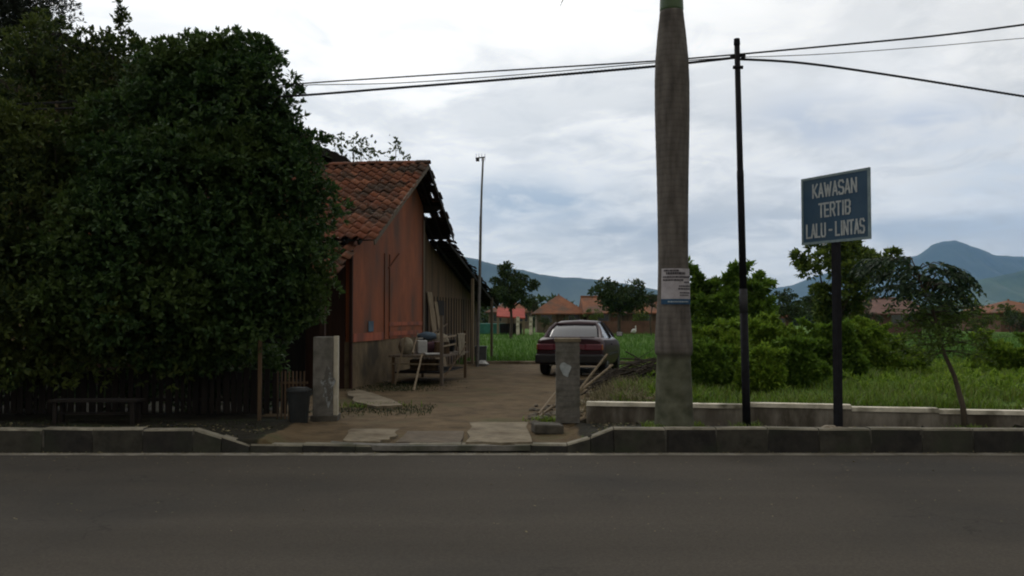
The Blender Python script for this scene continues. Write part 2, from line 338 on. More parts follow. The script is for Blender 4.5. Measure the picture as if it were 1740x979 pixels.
def rosettes(P, O, k, L0, W0_, r, spread=.9, up=.25):
    n = len(P); Pk = np.repeat(P, k, 0); Ok = np.repeat(O, k, 0)
    D = unit(Ok*.55 + r.normal(size=(n*k,3))*spread*.6 + np.array([0,0,up]))
    ln = L0*r.uniform(.6,1.25,n*k)
    return leaf_geo(Pk + D*ln[:,None]*.12, D, ln, W0_*r.uniform(.7,1.2,n*k), r=r, nrm=Ok*.8+np.array([0,0,.6]))
def limbs(mb, base, blobs, r0, r, n=None, trunk_top=None):
    base = Vector(base); top = Vector(trunk_top) if trunk_top else base + Vector((0,0,1.2))
    mid = (base+top)/2 + Vector((r.normal()*.05, r.normal()*.05, 0))
    mb.tube([base - Vector((0,0,.1)), base+Vector((0,0,.15)), mid, top], [r0*1.35, r0*1.05, r0*.9, r0*.75], 8)
    for bl in (blobs if n is None else blobs[:n]):
        c = Vector(bl[:3]); m1 = top.lerp(c, .5) + Vector((r.normal()*.1, r.normal()*.1, .12*bl[5]))
        mb.tube([top, m1, c], [r0*.5, r0*.32, r0*.14], 6)
        for j in range(4):
            u = Vector(unit(r.normal(size=(1,3)))[0]); e = c + Vector((u.x*bl[3], u.y*bl[4], abs(u.z)*bl[5]))*.8
            mb.tube([c.lerp(m1, .3), c.lerp(e,.6)+Vector((0,0,.05)), e], [r0*.14, r0*.08, r0*.03], 5)

# ------------------------------------------------------------------ ground
def wall_y(x): return 11.62 - (x-.9)*.185                       # line of the low wall
def sstep(a, b, x): t = np.clip((x-a)/(b-a), 0, 1); return t*t*(3-2*t)
def n2d(x, y, s): return (np.sin(x*s+1.3)*np.cos(y*s*1.1+.7)+.5*np.sin(x*s*2.3+y*s*1.7)+.25*np.sin(x*s*5.1-y*s*4.3+2))/1.75
def ground_h(x, y):
    wy = wall_y(x)
    right = sstep(.75, 1.0, x)
    drive = .055 + .05*sstep(9.95, 11.5, y)
    verge = .17 + .02*n2d(x,y,3) - .30*right*sstep(wy-.34, wy-.20, y)*(1-sstep(4.5,6.5,x))
    behind = .30 - .26*sstep(14, 30, y) + .05*n2d(x,y,.9)*(1-sstep(24,32,y))
    rgt = np.where(y < wy-.03, verge, behind)
    yard_edge = .95 + .14*(y-11.6)
    yard = .10 + .012*n2d(x,y,2.2)
    base = np.where(x < -2.75, .13 + .02*n2d(x,y,3), drive)
    h = np.where(y < 11.9, base, yard)
    mixr = sstep(-.25, .45, x - yard_edge) if True else 0
    h = np.where(x > .75, np.where(y < wy-.03, rgt, yard*(1-mixr)+behind*mixr), h)
    far = sstep(26, 29, y)
    h = h*(1-far) + far*(.02)
    return np.where(y < 9.93, -.03, h)
def axis_pts(segs):
    out = []
    for a, b_, st in segs: out += list(np.arange(a, b_, st))
    return np.array(out)
xs = axis_pts([(-8900,-900,1000),(-900,-100,100),(-100,-20,8),(-20,-12,1),(-12,14,.13),(14,24,1),(24,100,8),(100,900,100),(900,8901,1000)])
ys = axis_pts([(-250,-20,30),(-20,9.8,3),(9.8,9.93,.06),(9.93,13,.09),(13,30,.25),(30,60,2),(60,200,10),(200,1000,100),(1000,10401,1000)])
X, Y = np.meshgrid(xs, ys); Z = ground_h(X, Y)
nx, ny = len(xs), len(ys); idx = np.arange(nx*ny).reshape(ny, nx)
Fq = np.stack([idx[:-1,:-1], idx[:-1,1:], idx[1:,1:], idx[1:,:-1]], -1).reshape(-1,4)
m, N, L = new_mat('ground'); b = N['Principled BSDF']; b.inputs['Roughness'].default_value = .95; b.inputs['Specular IOR Level'].default_value = .15
tc = N.new('ShaderNodeTexCoord')
def noise_ramp(scale, c1, c2, lo=.35, hi=.65, vec=None, detail=7):
    n = N.new('ShaderNodeTexNoise'); n.inputs['Scale'].default_value = scale; n.inputs['Detail'].default_value = detail; n.inputs['Roughness'].default_value=.65
    L.new(vec or tc.outputs['Object'], n.inputs['Vector']); r = N.new('ShaderNodeValToRGB'); e = r.color_ramp.elements
    e[0].position = lo; e[1].position = hi; e[0].color = col4(c1); e[1].color = col4(c2); L.new(n.outputs[0], r.inputs[0]); return r.outputs[0]
mpf = N.new('ShaderNodeMapping'); mpf.inputs['Scale'].default_value = (.25,1,1); L.new(tc.outputs['Object'], mpf.inputs[0])
grass = noise_ramp(.25, (.040,.095,.010), (.078,.145,.018), vec=mpf.outputs[0])
dirt = noise_ramp(2.6, (.055,.038,.019), (.125,.088,.048))
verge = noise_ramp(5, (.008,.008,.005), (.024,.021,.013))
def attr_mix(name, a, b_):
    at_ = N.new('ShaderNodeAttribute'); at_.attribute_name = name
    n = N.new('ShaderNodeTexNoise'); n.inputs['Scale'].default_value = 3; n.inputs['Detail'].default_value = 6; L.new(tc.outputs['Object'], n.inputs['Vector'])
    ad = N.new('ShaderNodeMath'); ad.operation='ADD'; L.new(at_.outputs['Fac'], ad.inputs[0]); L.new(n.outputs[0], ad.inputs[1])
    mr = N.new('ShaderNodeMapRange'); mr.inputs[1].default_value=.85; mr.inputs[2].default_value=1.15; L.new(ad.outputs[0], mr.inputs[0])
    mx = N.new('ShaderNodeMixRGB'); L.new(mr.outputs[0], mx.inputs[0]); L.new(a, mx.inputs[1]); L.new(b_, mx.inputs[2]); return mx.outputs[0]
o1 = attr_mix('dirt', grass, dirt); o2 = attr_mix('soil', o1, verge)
moss = noise_ramp(1.3, (0,0,0), (1,1,1), .54, .68); mossc = N.new('ShaderNodeMixRGB'); mossc.inputs[2].default_value=(.030,.042,.014,1)
mm = N.new('ShaderNodeMath'); mm.operation='MULTIPLY'; mm.inputs[1].default_value=.6; L.new(moss, mm.inputs[0]); L.new(mm.outputs[0], mossc.inputs[0]); L.new(o2, mossc.inputs[1])
L.new(mossc.outputs[0], b.inputs['Base Color'])
nb = N.new('ShaderNodeTexNoise'); nb.inputs['Scale'].default_value=14; nb.inputs['Detail'].default_value=6; L.new(tc.outputs['Object'], nb.inputs['Vector'])
bp = N.new('ShaderNodeBump'); bp.inputs['Strength'].default_value=.7; bp.inputs['Distance'].default_value=.04; L.new(nb.outputs[0], bp.inputs['Height']); L.new(bp.outputs[0], b.inputs['Normal'])
M['ground'] = m
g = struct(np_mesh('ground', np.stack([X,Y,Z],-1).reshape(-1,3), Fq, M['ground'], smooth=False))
dirt_w = ((X < .95+.14*(Y-11.6)+.1) & (X > -9) & (Y < 27.3)) | ((X<.8)&(X>-2.8)&(Y<12.5))
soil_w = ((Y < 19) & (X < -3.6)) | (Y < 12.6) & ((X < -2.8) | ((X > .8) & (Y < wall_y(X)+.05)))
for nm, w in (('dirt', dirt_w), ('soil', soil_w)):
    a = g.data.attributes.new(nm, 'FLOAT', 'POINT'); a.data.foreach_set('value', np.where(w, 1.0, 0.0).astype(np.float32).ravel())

mb = MB(); mb.add([(-60,-6,0),(60,-6,0),(60,9.88,0),(-60,9.88,0)], [(0,1,2,3)]); struct(mb.build('road', M['asphalt']))
# pale dusty edge line beside the kerb
mb = MB(); pts = np.arange(-60, 60.1, .6); vs = []
for i, x in enumerate(pts): vs += [(x, 9.66+rng.uniform(-.012,.012), .004), (x, 9.83+rng.uniform(-.01,.01), .004)]
mb.add(vs, [(2*i, 2*i+2, 2*i+3, 2*i+1) for i in range(len(pts)-1)]); struct(mb.build('road_edge_line', M['edge_line']))

# kerb: high blocks, ramps down to the drive entrance and up again
KY, KW, KH, KL = 9.90, .15, .262, .085
def kh(x):
    xl0, xl1 = at(338,0,9.9)[0], at(432,0,9.9)[0]; xr0, xr1 = at(962,0,9.9)[0], at(1040,0,9.9)[0]
    if x <= xl0 or x >= xr1: return KH
    if x < xl1: return KH + (KL-KH)*(x-xl0)/(xl1-xl0)
    if x > xr0: return KL + (KH-KL)*(x-xr0)/(xr1-xr0)
    return KL
mb = MB(); step = .562; x0 = at(338,0,9.9)[0]; edges = [x0 - step*i for i in range(60, 0, -1)] + [x0, at(385,0,9.9)[0], at(432,0,9.9)[0]]
a = edges[-1]; b1 = at(962,0,9.9)[0]; nseg = 6; edges += [a + (b1-a)*i/nseg for i in range(1, nseg+1)]
x1 = at(1040,0,9.9)[0]; edges += [(b1+x1)/2, x1]; edges += [x1 + step*(i+1)*1.02 for i in range(60)]
for i in range(len(edges)-1):
    a, b2 = edges[i]+.004, edges[i+1]-.004; ha, hb = kh(edges[i])+rng.uniform(-.010,.010), kh(edges[i+1])+rng.uniform(-.010,.010)
    y0 = KY + rng.uniform(-.012,.012)
    ch = .018
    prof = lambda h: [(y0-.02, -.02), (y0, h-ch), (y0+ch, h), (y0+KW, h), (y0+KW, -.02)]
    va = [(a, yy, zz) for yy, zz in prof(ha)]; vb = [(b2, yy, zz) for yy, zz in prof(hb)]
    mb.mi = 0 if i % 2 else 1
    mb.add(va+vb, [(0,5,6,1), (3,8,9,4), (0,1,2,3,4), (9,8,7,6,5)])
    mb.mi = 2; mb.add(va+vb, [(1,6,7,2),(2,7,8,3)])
    if ha > .2 and hb > .2:                                       # mortar joint
        mb.mi = 3; jw = rng.uniform(.012,.045); mb.box((b2+.004, y0+KW/2-.004, (hb-.014)/2), (jw, KW, hb-.014-rng.uniform(0,.02)), (0,R(rng.uniform(-3,3)),0))
struct(mb.build('kerb', [M['kerb_dark'], M['kerb_light'], M['kerb_top'], M['kerb_joint']]))

# ------------------------------------------------------------------ hills
def hill(name, prof, Yr, depth, material, rough, seed):
    P = sorted(prof); px = np.linspace(P[0][0], P[-1][0], 260); py = np.interp(px, [p[0] for p in P], [p[1] for p in P])
    xr = (px-870)/F*Yr; zr = np.maximum(CAMZ + (540-py)/F*Yr, 0)
    tt = np.linspace(-1, 1, 61); rr = np.random.default_rng(seed); ph = rr.uniform(0,6,8)
    Xg = np.repeat(xr[None], len(tt), 0); Yg = Yr + tt[:,None]*depth + 0*Xg
    fall = 1-np.abs(tt[:,None])**1.15
    gully = sum(np.abs(np.sin(Xg/(depth*k)*3 + Yg/(depth)*c + ph[j]))*a for j,(k,c,a) in enumerate([(.22,1.2,.09),(.11,-1.5,.06),(.05,2,.035),(.025,-2.,.02)]))
    Zg = zr[None]*fall*(1 - rough*gully*(4*np.abs(tt[:,None])*(1-np.abs(tt[:,None]))+.06)*3.0) - 3
    n1, n0 = Xg.shape; ii = np.arange(n1*n0).reshape(n1,n0)
    Fh = np.stack([ii[:-1,:-1], ii[:-1,1:], ii[1:,1:], ii[1:,:-1]], -1).reshape(-1,4)
    return struct(np_mesh(name, np.stack([Xg,Yg,Zg],-1).reshape(-1,3), Fh, material, smooth=True))
hill('mountains', [(-1100,470),(-500,430),(100,420),(500,400),(700,415),(785,432),(850,448),(915,463),(960,469),(1010,472),(1060,480),(1110,489),(1200,506),(1300,522),(1400,540)], 6000, 1500, M['hill'], 1.0, 3)
hill('mountains', [(1120,540),(1230,505),(1300,489),(1345,484),(1390,465),(1450,452),(1520,441),(1562,430),(1585,414),(1605,407),(1625,405),(1642,410),(1665,420),(1692,431),(1740,433),(1850,440),(2100,455),(2700,480)], 8000, 1900, M['hill'], .8, 5)
hill('hills', [(1480,540),(1560,508),(1620,486),(1680,470),(1740,457),(1850,450),(2200,470),(2800,500)], 4600, 1000, M['hill_green'], 1.0, 8)

# ------------------------------------------------------------------ world, sun, haze
w = bpy.data.worlds.new('World'); scene.world = w; w.use_nodes = True
N, L = w.node_tree.nodes, w.node_tree.links
bg = N['Background']; bg.inputs['Strength'].default_value = .1
SUN = Vector((-.35, .75, .75)).normalized()
sky = N.new('ShaderNodeTexSky'); sky.sky_type = 'NISHITA'; sky.sun_disc = False
sky.sun_elevation = math.asin(SUN.z); sky.sun_rotation = math.atan2(SUN.x, SUN.y)
tc = N.new('ShaderNodeTexCoord'); sp = N.new('ShaderNodeSeparateXYZ'); L.new(tc.outputs['Generated'], sp.inputs[0])
def mth(op, a, b_=None, clamp=False):
    n = N.new('ShaderNodeMath'); n.operation = op; n.use_clamp = clamp
    for i, q in enumerate((a, b_)):
        if q is None: continue
        if isinstance(q, (int, float)): n.inputs[i].default_value = q
        else: L.new(q, n.inputs[i])
    return n.outputs[0]
zc = mth('MAXIMUM', sp.outputs[2], 0.0); dv = mth('ADD', zc, .24)
cmb = N.new('ShaderNodeCombineXYZ'); L.new(mth('DIVIDE', sp.outputs[0], dv), cmb.inputs[0]); L.new(mth('DIVIDE', sp.outputs[1], dv), cmb.inputs[1])
def cloud(scale, lo, hi, off, detail=8, rough=.55, dist=.4, st=(1,1,1)):
    mp = N.new('ShaderNodeMapping'); mp.inputs['Location'].default_value = off; mp.inputs['Scale'].default_value = st; L.new(cmb.outputs[0], mp.inputs[0])
    n = N.new('ShaderNodeTexNoise'); n.inputs['Scale'].default_value = scale; n.inputs['Detail'].default_value = detail
    n.inputs['Roughness'].default_value = rough; n.inputs['Distortion'].default_value = dist; L.new(mp.outputs[0], n.inputs['Vector'])
    r = N.new('ShaderNodeMapRange'); r.interpolation_type = 'SMOOTHSTEP'; r.inputs[1].default_value = lo; r.inputs[2].default_value = hi; L.new(n.outputs[0], r.inputs[0]); return r.outputs[0]
def mixc(f, a, b_):
    n = N.new('ShaderNodeMixRGB')
    if isinstance(f, float): n.inputs[0].default_value = f
    else: L.new(f, n.inputs[0])
    for i, q in ((1,a),(2,b_)):
        if isinstance(q, tuple): n.inputs[i].default_value = (q[0]*10, q[1]*10, q[2]*10, 1)
        else: L.new(q, n.inputs[i])
    return n.outputs[0]
def bump_dir(d, width, stretch=1.0):            # soft lens round one sky direction
    d = Vector(d).normalized(); dx = mth('SUBTRACT', sp.outputs[0], d.x); dz = mth('MULTIPLY', mth('SUBTRACT', sp.outputs[2], d.z), stretch)
    q = mth('ADD', mth('MULTIPLY', dx, dx), mth('MULTIPLY', dz, dz)); e = mth('POWER', 2.718, mth('MULTIPLY', q, -1/(width*width)))
    return mth('MULTIPLY', e, mth('GREATER_THAN', sp.outputs[1], 0.0))
# glow where the sun stands behind the cloud
dt = N.new('ShaderNodeVectorMath'); dt.operation='DOT_PRODUCT'; L.new(tc.outputs['Generated'], dt.inputs[0]); dt.inputs[1].default_value = SUN
glow = mth('POWER', mth('MAXIMUM', mth('MULTIPLY', mth('ADD', dt.outputs['Value'], .45), 1/1.45), 0.0), 2.0)
white = mixc(glow, (.48,.45,.41), (1.58,1.56,1.51))
shade = mixc(glow, (.34,.33,.32), (.86,.90,.94))
c1 = cloud(1.5, .45, .62, (3.2,1.7,0), rough=.6, dist=.8, st=(.95,1.0,1))
c2 = cloud(4.5, .46, .66, (9.1,4.3,0), rough=.6, dist=.8, st=(1.0,1.0,1))
fade = mth('MULTIPLY', mth('SUBTRACT', 1.0, mth('MULTIPLY', zc, 1.75), True), 1.0)
f1 = mth('MULTIPLY', c1, fade); f2 = mth('MULTIPLY', mth('MULTIPLY', c2, .75), fade)
cl = mixc(f1, white, shade); cl = mixc(f2, cl, shade)
nsm = cloud(7, .3, .7, (2,5,1))
for (px, py, wd, st, k, colr) in [(890,335,.095,3.6,1.15,(.50,.60,.72)), (1385,200,.06,2.0,1.0,(.62,.67,.76)), (1560,215,.06,2.4,.9,(.64,.69,.79)),
                                  (1590,384,.075,6.0,1.3,(.46,.51,.57)), (1060,395,.085,6,.9,(.54,.58,.63)),(1010,240,.05,3,.5,(.70,.74,.79)),(1700,330,.05,4,.6,(.62,.68,.76)), (1700,330,.09,1.5,.55,(.80,.87,.96)), (1310,455,.10,5,.35,(.74,.79,.84)),(640,430,.2,2,.35,(.74,.79,.83))]:
    e = bump_dir(ray(px,py), wd, st); e = mth('MULTIPLY', mth('MULTIPLY', e, mth('ADD', mth('MULTIPLY', nsm, 1.1), .35)), k, True)
    cl = mixc(e, cl, colr)
for (px, py, wd, st, k) in [(1600,350,.07,6,.9), (1350,300,.10,4,.7), (1480,120,.12,3,.5), (1000,310,.05,5,.6), (1480,330,.06,3,.3), (900,280,.09,4,.4), (640,300,.1,1.5,.5)]:
    e = mth('MULTIPLY', mth('MULTIPLY', bump_dir(ray(px,py), wd, st), mth('ADD', nsm, .3)), k, True); cl = mixc(e, cl, (1.15,1.14,1.12))
hz = mth('POWER', mth('SUBTRACT', 1.0, zc), 18.0); cl = mixc(mth('MULTIPLY', hz, .55), cl, (1.12,1.12,1.08))
fin = mixc(.97, sky.outputs[0], cl); L.new(fin, bg.inputs['Color'])
ld = bpy.data.lights.new('sun', 'SUN'); ld.energy = .6; ld.angle = R(14); ld.color = (1,.96,.9)
lo = bpy.data.objects.new('sun', ld); COL.objects.link(lo); lo.rotation_euler = SUN.to_track_quat('Z','Y').to_euler()

mb = MB(); mb.add([(x,y,z) for z in (-4.5,1150) for y in (-300,10450) for x in (-8950,8950)], [(0,2,3,1),(4,5,7,6),(0,1,5,4),(2,6,7,3),(0,4,6,2),(1,3,7,5)])
hm = bpy.data.materials.new('haze'); hm.use_nodes = True; N, L = hm.node_tree.nodes, hm.node_tree.links
N.remove(N['Principled BSDF']); pv = N.new('ShaderNodeVolumePrincipled'); pv.inputs['Color'].default_value = (.34,.59,1,1)
pv.inputs['Density'].default_value = 6.6e-5; L.new(pv.outputs[0], N['Material Output'].inputs['Volume'])
hz_o = mb.build('haze', hm); tag(hz_o, None, None, kind='stuff')

# ------------------------------------------------------------------ low wall beside the verge
def wall_run():
    root = thing('low_wall', 'low weathered concrete wall with pale capping between verge and grass bank', 'wall', (0,0,0))
    mb = MB(); cap = MB(); x = .98
    rr = random.Random(4); top_prev = .415
    while x < 24:
        ln = rr.uniform(.9,1.3); x2 = x+ln; y1, y2 = wall_y(x), wall_y(x2); ang = math.atan2(y2-y1, x2-x)
        t2 = .415 + rr.uniform(-.014,.014) - (.02 if x > 3.5 else 0); L_ = math.hypot(ln, y2-y1)
        c = ((x+x2)/2, (y1+y2)/2)
        mb.box((c[0], c[1], (t2-.05-.2)/2), (L_, .12, t2-.05+.2), (0,0,ang))
        cap.box((c[0], c[1], t2-.0235), (L_-.004, .16, .05), (0,R(rr.uniform(-.4,.4)),ang))
        x = x2
    mb.build('wall_face', M['wall_conc'], root); cap.build('coping', M['wall_cap'], root)
wall_run()

# ------------------------------------------------------------------ gate pillars
p = atz(551, 712, .13); root = thing('gate_pillar', 'grey concrete gate pillar with a pale strip down its side, beside the tree', 'pillar', (p[0], 12.0, .1), R(4), 'gate pillars')
MB().box((-.02,.16,.57), (.27,.32,1.14)).build('shaft', M['concrete'], root, bevel=.012)
MB().box((0,.16,.02), (.36,.40,.12)).build('base', M['concrete_dark'], root, bevel=.012)
MB().box((.146,.10,.60), (.058,.14,1.10)).build('pale_strip', M['white_strip'], root)
mb = MB(); rr = random.Random(2)
q = [(.05+(.075+.02*math.sin(5*a)+.015*math.sin(9*a))*math.cos(a), .48+(.24+.05*math.sin(4*a+1)+.03*math.sin(7*a))*math.sin(a)) for a in [i*math.pi/16 for i in range(32)]]
mb.prism(q, -.003, -.0005, 'y')
mb.build('scuff_mark', M['scuff'], root)
p = at(965, 715, 11.6); root = thing('gate_pillar', 'square grey brick gate pillar with a pale cap and a chalky patch', 'pillar', (p[0], 11.6, .1), R(-2), 'gate pillars')
mb = MB()
for k in range(15):
    o = .003 if k % 2 else 0
    mb.box((rng.uniform(-.003,.003), .16, .02+.071*k+.035), (.31+o, .31+o, .066)); mb.box((0,.16,.02+.071*k+.0695), (.296,.296,.012))
mb.build('shaft', M['concrete'], root)
MB().box((0,.16,1.105), (.345,.345,.05)).build('cap', M['concrete_pale'], root, bevel=.008)
mb = MB(); q = [(-.03+.065*(1+.3*math.sin(3*a))*math.cos(a), .72+.10*(1+.25*math.cos(2*a+1))*math.sin(a)) for a in [i*math.pi/8 for i in range(16)]]
mb.prism(q, -.006, -.001, 'y'); mb.build('chalky_patch', M['splotch'], root)

# ------------------------------------------------------------------ drive slabs, step slab and debris
def slab(name, pix, z, th, material, label, cat, tilt=0.0):
    P = [atz(a, b_, z) for a, b_ in pix]; rr = random.Random(hash(label) % 1000 if False else len(label))
    Q = []
    for i in range(len(P)):
        a, b_ = Vector(P[i]), Vector(P[(i+1)%len(P)]); Q.append(a)
        for k in (1,2,3): Q.append(a.lerp(b_, k/4) + Vector((rr.uniform(-.05,.05), rr.uniform(-.06,.06), 0)))
    c = sum((q for q in Q), Vector())/len(Q)
    mb = MB(); mb.prism([(q.x-c.x, q.y-c.y) for q in Q], -th, 0, 'z'); o = mb.build(name, material, bevel=.006); o.location = (c.x, c.y, z); o.rotation_euler = (tilt, 0, 0)
    return tag(o, label, cat, 'concrete slabs of the drive entrance' if 'slab' in cat else None)
slab('concrete_slab', [(582,748),(600,727),(655,722),(682,728),(672,741),(645,750)], .100, .09, M['concrete_pale'], 'pale broken concrete slab in the drive beside the left kerb ramp', 'slab')
slab('concrete_slab', [(672,751),(700,720),(788,719),(782,751)], .094, .09, M['slab_brown'], 'brown middle concrete slab of the drive entrance, between two others', 'slab')
slab('concrete_slab', [(791,751),(797,717),(898,717),(905,751)], .112, .09, M['concrete_pale'], 'squarish tan concrete slab of the drive entrance near the right pillar', 'slab')
slab('concrete_slab', [(560,755),(563,749),(640,753),(760,754),(900,754),(900,757),(640,757)], .082, .06, M['concrete'], 'long thin concrete strip along the dropped kerb', 'slab')
slab('step_slab', [(590,668),(604,661),(640,670),(684,688),(640,690),(602,682)], .155, .09, M['concrete_pale'], 'pale cement step slab at the foot of the house gable wall', 'step')

def stones(name, centers, sizes, material, label, cat, group=None):
    for i, (c, s) in enumerate(zip(centers, sizes)):
        o = MB().blob((0,0,0), s, seed=i+len(label), n=6, rough=.5).build(name, material); o.location = c; o.rotation_euler = (0,0,i*1.3)
        tag(o, label if isinstance(label, str) else label[i], cat, group)
bp_ = at(1425,720,10.1)
stones('stone', [(bp_[0]-.13,10.02,.215),(bp_[0]+.12,10.03,.205),(bp_[0]-.02,9.98+.05,.215)], [(.11,.07,.075),(.09,.06,.06),(.07,.05,.055)], M['rock'],
       ['pale rounded stone against the sign post foot, on its pillar side','smaller pale stone against the sign post foot, on its sapling side','little pale stone directly in front of the sign post foot'], 'stone', 'stones round the sign post foot')
p = at(1585,731,10.3); stones('stone', [(p[0],10.12,.2),(p[0]+.22,10.15,.19)], [(.12,.06,.04),(.08,.05,.035)], M['rock'], ['flat pale stone behind the kerb between sign and sapling','small stone behind the kerb closest to the sapling'], 'stone', 'stones behind the kerb')
p = atz(820,622,.1); stones('stone', [(p[0],p[1],.17)], [(.16,.12,.10)], M['plastic_white'], ['white stone at the far edge of the dirt yard'], 'stone')
# brick chunks and rubbish by the pillar
p = atz(930,735,.1)
o = MB().box((0,0,.06), (.36,.3,.12)).build('concrete_chunk', M['concrete_dark'], bevel=.02); o.location=(p[0],p[1]+.1,.08); o.rotation_euler=(0,R(3),R(8)); tag(o,'low brown concrete chunk at the foot of the brick gate pillar','chunk')
mb = MB(); rr = random.Random(12)
for k in range(42):
    q = atz(rr.uniform(905,948), rr.uniform(690,722), .1); s = rr.uniform(.02,.055)
    mb.blob((q[0],q[1],.1+s*.4), (s*1.3,s,s*.7), k, 4, .6)
tag(mb.build('rubble', M['rubble']), 'scatter of broken brick bits beside the brick gate pillar', 'rubble', kind='stuff')
mb = MB()
for (a, b_) in [((915,703,.12),(945,684,.3)),((908,712,.1),(938,694,.16)),((925,700,.1),(948,702,.26))]:
    A, B = atz(a[0],a[1],.12), atz(b_[0],b_[1],.12); mb.tube([A[:2]+(a[2],), B[:2]+(b_[2],)], [.014,.010], 6)
tag(mb.build('fallen_sticks', M['wood_pale']), 'few pale fallen sticks lying beside the brick gate pillar', 'sticks')
# the two poles leaning behind the brick pillar
for k, (a, b_, lab) in enumerate([((984,650,12.6,.13),(1032,602,12.9,.0),'steeper of two bare poles leaning out behind the brick gate pillar'),((990,646,13.2,0),(1041,620,13.6,0),'lower and shallower bare pole leaning behind the brick gate pillar')]):
    B = at(b_[0],b_[1],b_[2]); A2 = Vector((at(948-9*k,0,12.4+.5*k)[0], 12.4+.5*k, .09))
    o = MB().tube([A2, A2.lerp(Vector(B),.5)+Vector((0,0,.012)), B], [.022,.02,.016], 8).build('wooden_pole', M['wood_pale']); tag(o, lab, 'pole', 'leaning poles')
# heap of cut branches
mb = MB(); rr = random.Random(5); c0 = Vector((2.35,16.2,.25))
for k in range(150):
    a = rr.gauss(.35,.35); ln = rr.uniform(.4,1.3); c = c0 + Vector((rr.gauss(0,.45), rr.gauss(0,.35), 0)); c.z = .28+rr.random()*.42*math.exp(-((c.x-c0.x-.2)**2)*1.5)
    d = Vector((math.cos(a), math.sin(a)*.5+rr.gauss(0,.3), rr.gauss(.22,.22))).normalized()*ln/2
    mb.tube([c-d, c+Vector((0,0,.03)), c+d], [.014,.011,.005], 5)
tag(mb.build('branch_heap', M['twig']), 'dark heap of cut branches on the grass behind the palm and pillar', 'branch heap')
# rough stones and dry stalks edging the yard
mb = MB()
for k in range(170):
    y = rr.uniform(11.9, 17.5); x = .95+.14*(y-11.6)+rr.gauss(.45,.28); s = rr.uniform(.025,.09)
    mb.blob((x,y,float(ground_h(np.array(x),np.array(y)))+s*.3), (s*1.3,s,s*.8), k, 4, .6)
tag(mb.build('rubble', M['concrete_pale']), 'strip of pale rubble edging the dirt yard behind the low wall', 'rubble', kind='stuff')
# low edging at the yard's far end
mb = MB(); mb.box((1.6,27.4,.08), (6.2,.16,.16), (0,0,R(.5))); tag(mb.build('field_edging', M['concrete_pale'], bevel=.01), 'low pale concrete edging between dirt yard and rice field', 'edging')
p = at(817,598,26.5); root = thing('grey_tub', 'square grey tub standing by the field edging past the house', 'tub', (p[0],26.6,.1))
MB().box((0,0,.27), (.32,.32,.5), taper=1.1).build('tub_body', M['plastic_grey'], root, bevel=.02); MB().box((0,0,.535), (.38,.38,.03)).build('rim', M['plastic_grey'], root)

# ------------------------------------------------------------------ palm
PX, PY = at(1141,0,10.62)[0], 10.62
prof_px = [(720,33),(705,32),(660,30.5),(612,28.5),(604,28),(602,31),(590,32),(560,30.5),(525,28),(500,26.5),(455,25.5),(420,25.5),(360,26),(300,27),(240,28.5),(190,29.5),(140,29.5),(100,28),(60,24.5),(30,21),(20,20)]
root = thing('royal_palm', 'tall grey ringed palm trunk with green crownshaft standing behind the kerb', 'palm tree', (PX,PY,.14))
prof = []
for y, hw in prof_px: prof.append((hw/F*PY, at(0,y,PY)[2]-.14))
prof[0] = (prof[0][0]*1.06, -.05)
prof2 = []
for i in range(len(prof)-1):
    (r0,z0),(r1,z1) = prof[i], prof[i+1]; k = max(1, int((z1-z0)/.035))
    for j in range(k):
        t = j/k; prof2.append((r0+(r1-r0)*t + .0006*math.sin((z0+(z1-z0)*t)*61+math.sin(z0*3)*2), z0+(z1-z0)*t))
prof2.append(prof[-1])
MB().lathe(prof2, n=40).build('trunk', M['palm_trunk'], root, smooth=True)
zt = prof[-1][1]
MB().lathe([(prof[-1][0]*.98,zt-.02),(prof[-1][0]*1.02,zt+.03),(.13,zt+.4),(.11,zt+.9),(.085,zt+1.35)], n=28).build('crownshaft', M['crownshaft'], root, smooth=True)
def frond_mb(base, tip, lift, nl=46, ll=.42):
    base, tip = Vector(base), Vector(tip); P = []
    for i in range(13):
        t = i/12; p = base.lerp(tip, t) + Vector((0,0,lift*4*t*(1-t)*(1-.35*t))); P.append(p)
    mb = MB(); mb.tube(P, [.028*(1-t/13)+.003 for t in range(13)], 5)
    hor = (tip-base); side = Vector((-hor.y, hor.x, 0)).normalized(); rr = random.Random(int(abs(tip.x*100))+3)
    for i in range(nl):
        t = .16+.84*i/(nl-1); k = t*12; a = int(min(k,11)); p = P[a].lerp(P[a+1], k-a); d = (P[a+1]-P[a]).normalized()
        for sgn in (-1,1):
            l = ll*(.35+.9*math.sin(math.pi*min(1,t*.9+.08)))*rr.uniform(.85,1.1)
            dr = (side*sgn*.75 + d*.55 + Vector((0,0,rr.uniform(-.35,.25)))).normalized(); e = p + dr*l + Vector((0,0,-.12*l)); nrm = d*.016
            mb.add([p-nrm, p+nrm, p+dr*l*.55+nrm*1.2, e, p+dr*l*.55-nrm*1.2], [(0,1,2,4),(4,2,3)])
    return mb
cb = Vector((0,0,zt+1.32))
for i in range(11):
    a = 2*math.pi*i/11+.2; ln = 2.5+.3*math.sin(i*2.1); up = 1.15 if math.sin(a) > -.2 else .6
    frond_mb(cb, (math.cos(a)*ln, math.sin(a)*ln*.9, zt+1.32+up), .75).build('frond', M['frond'], root)
tp = at(954, 5, 10.6); f = frond_mb(cb, (tp[0]-PX, -.02, tp[2]-.14), .55, 40, .12).build('frond', M['frond'], root)
mb = MB(); mb.lathe([(.46,-.06),(.40,.0),(.33,.035),(.28,.05)], n=30, cap=False); o = mb.build('soil_collar', M['rubble'], root, smooth=True)
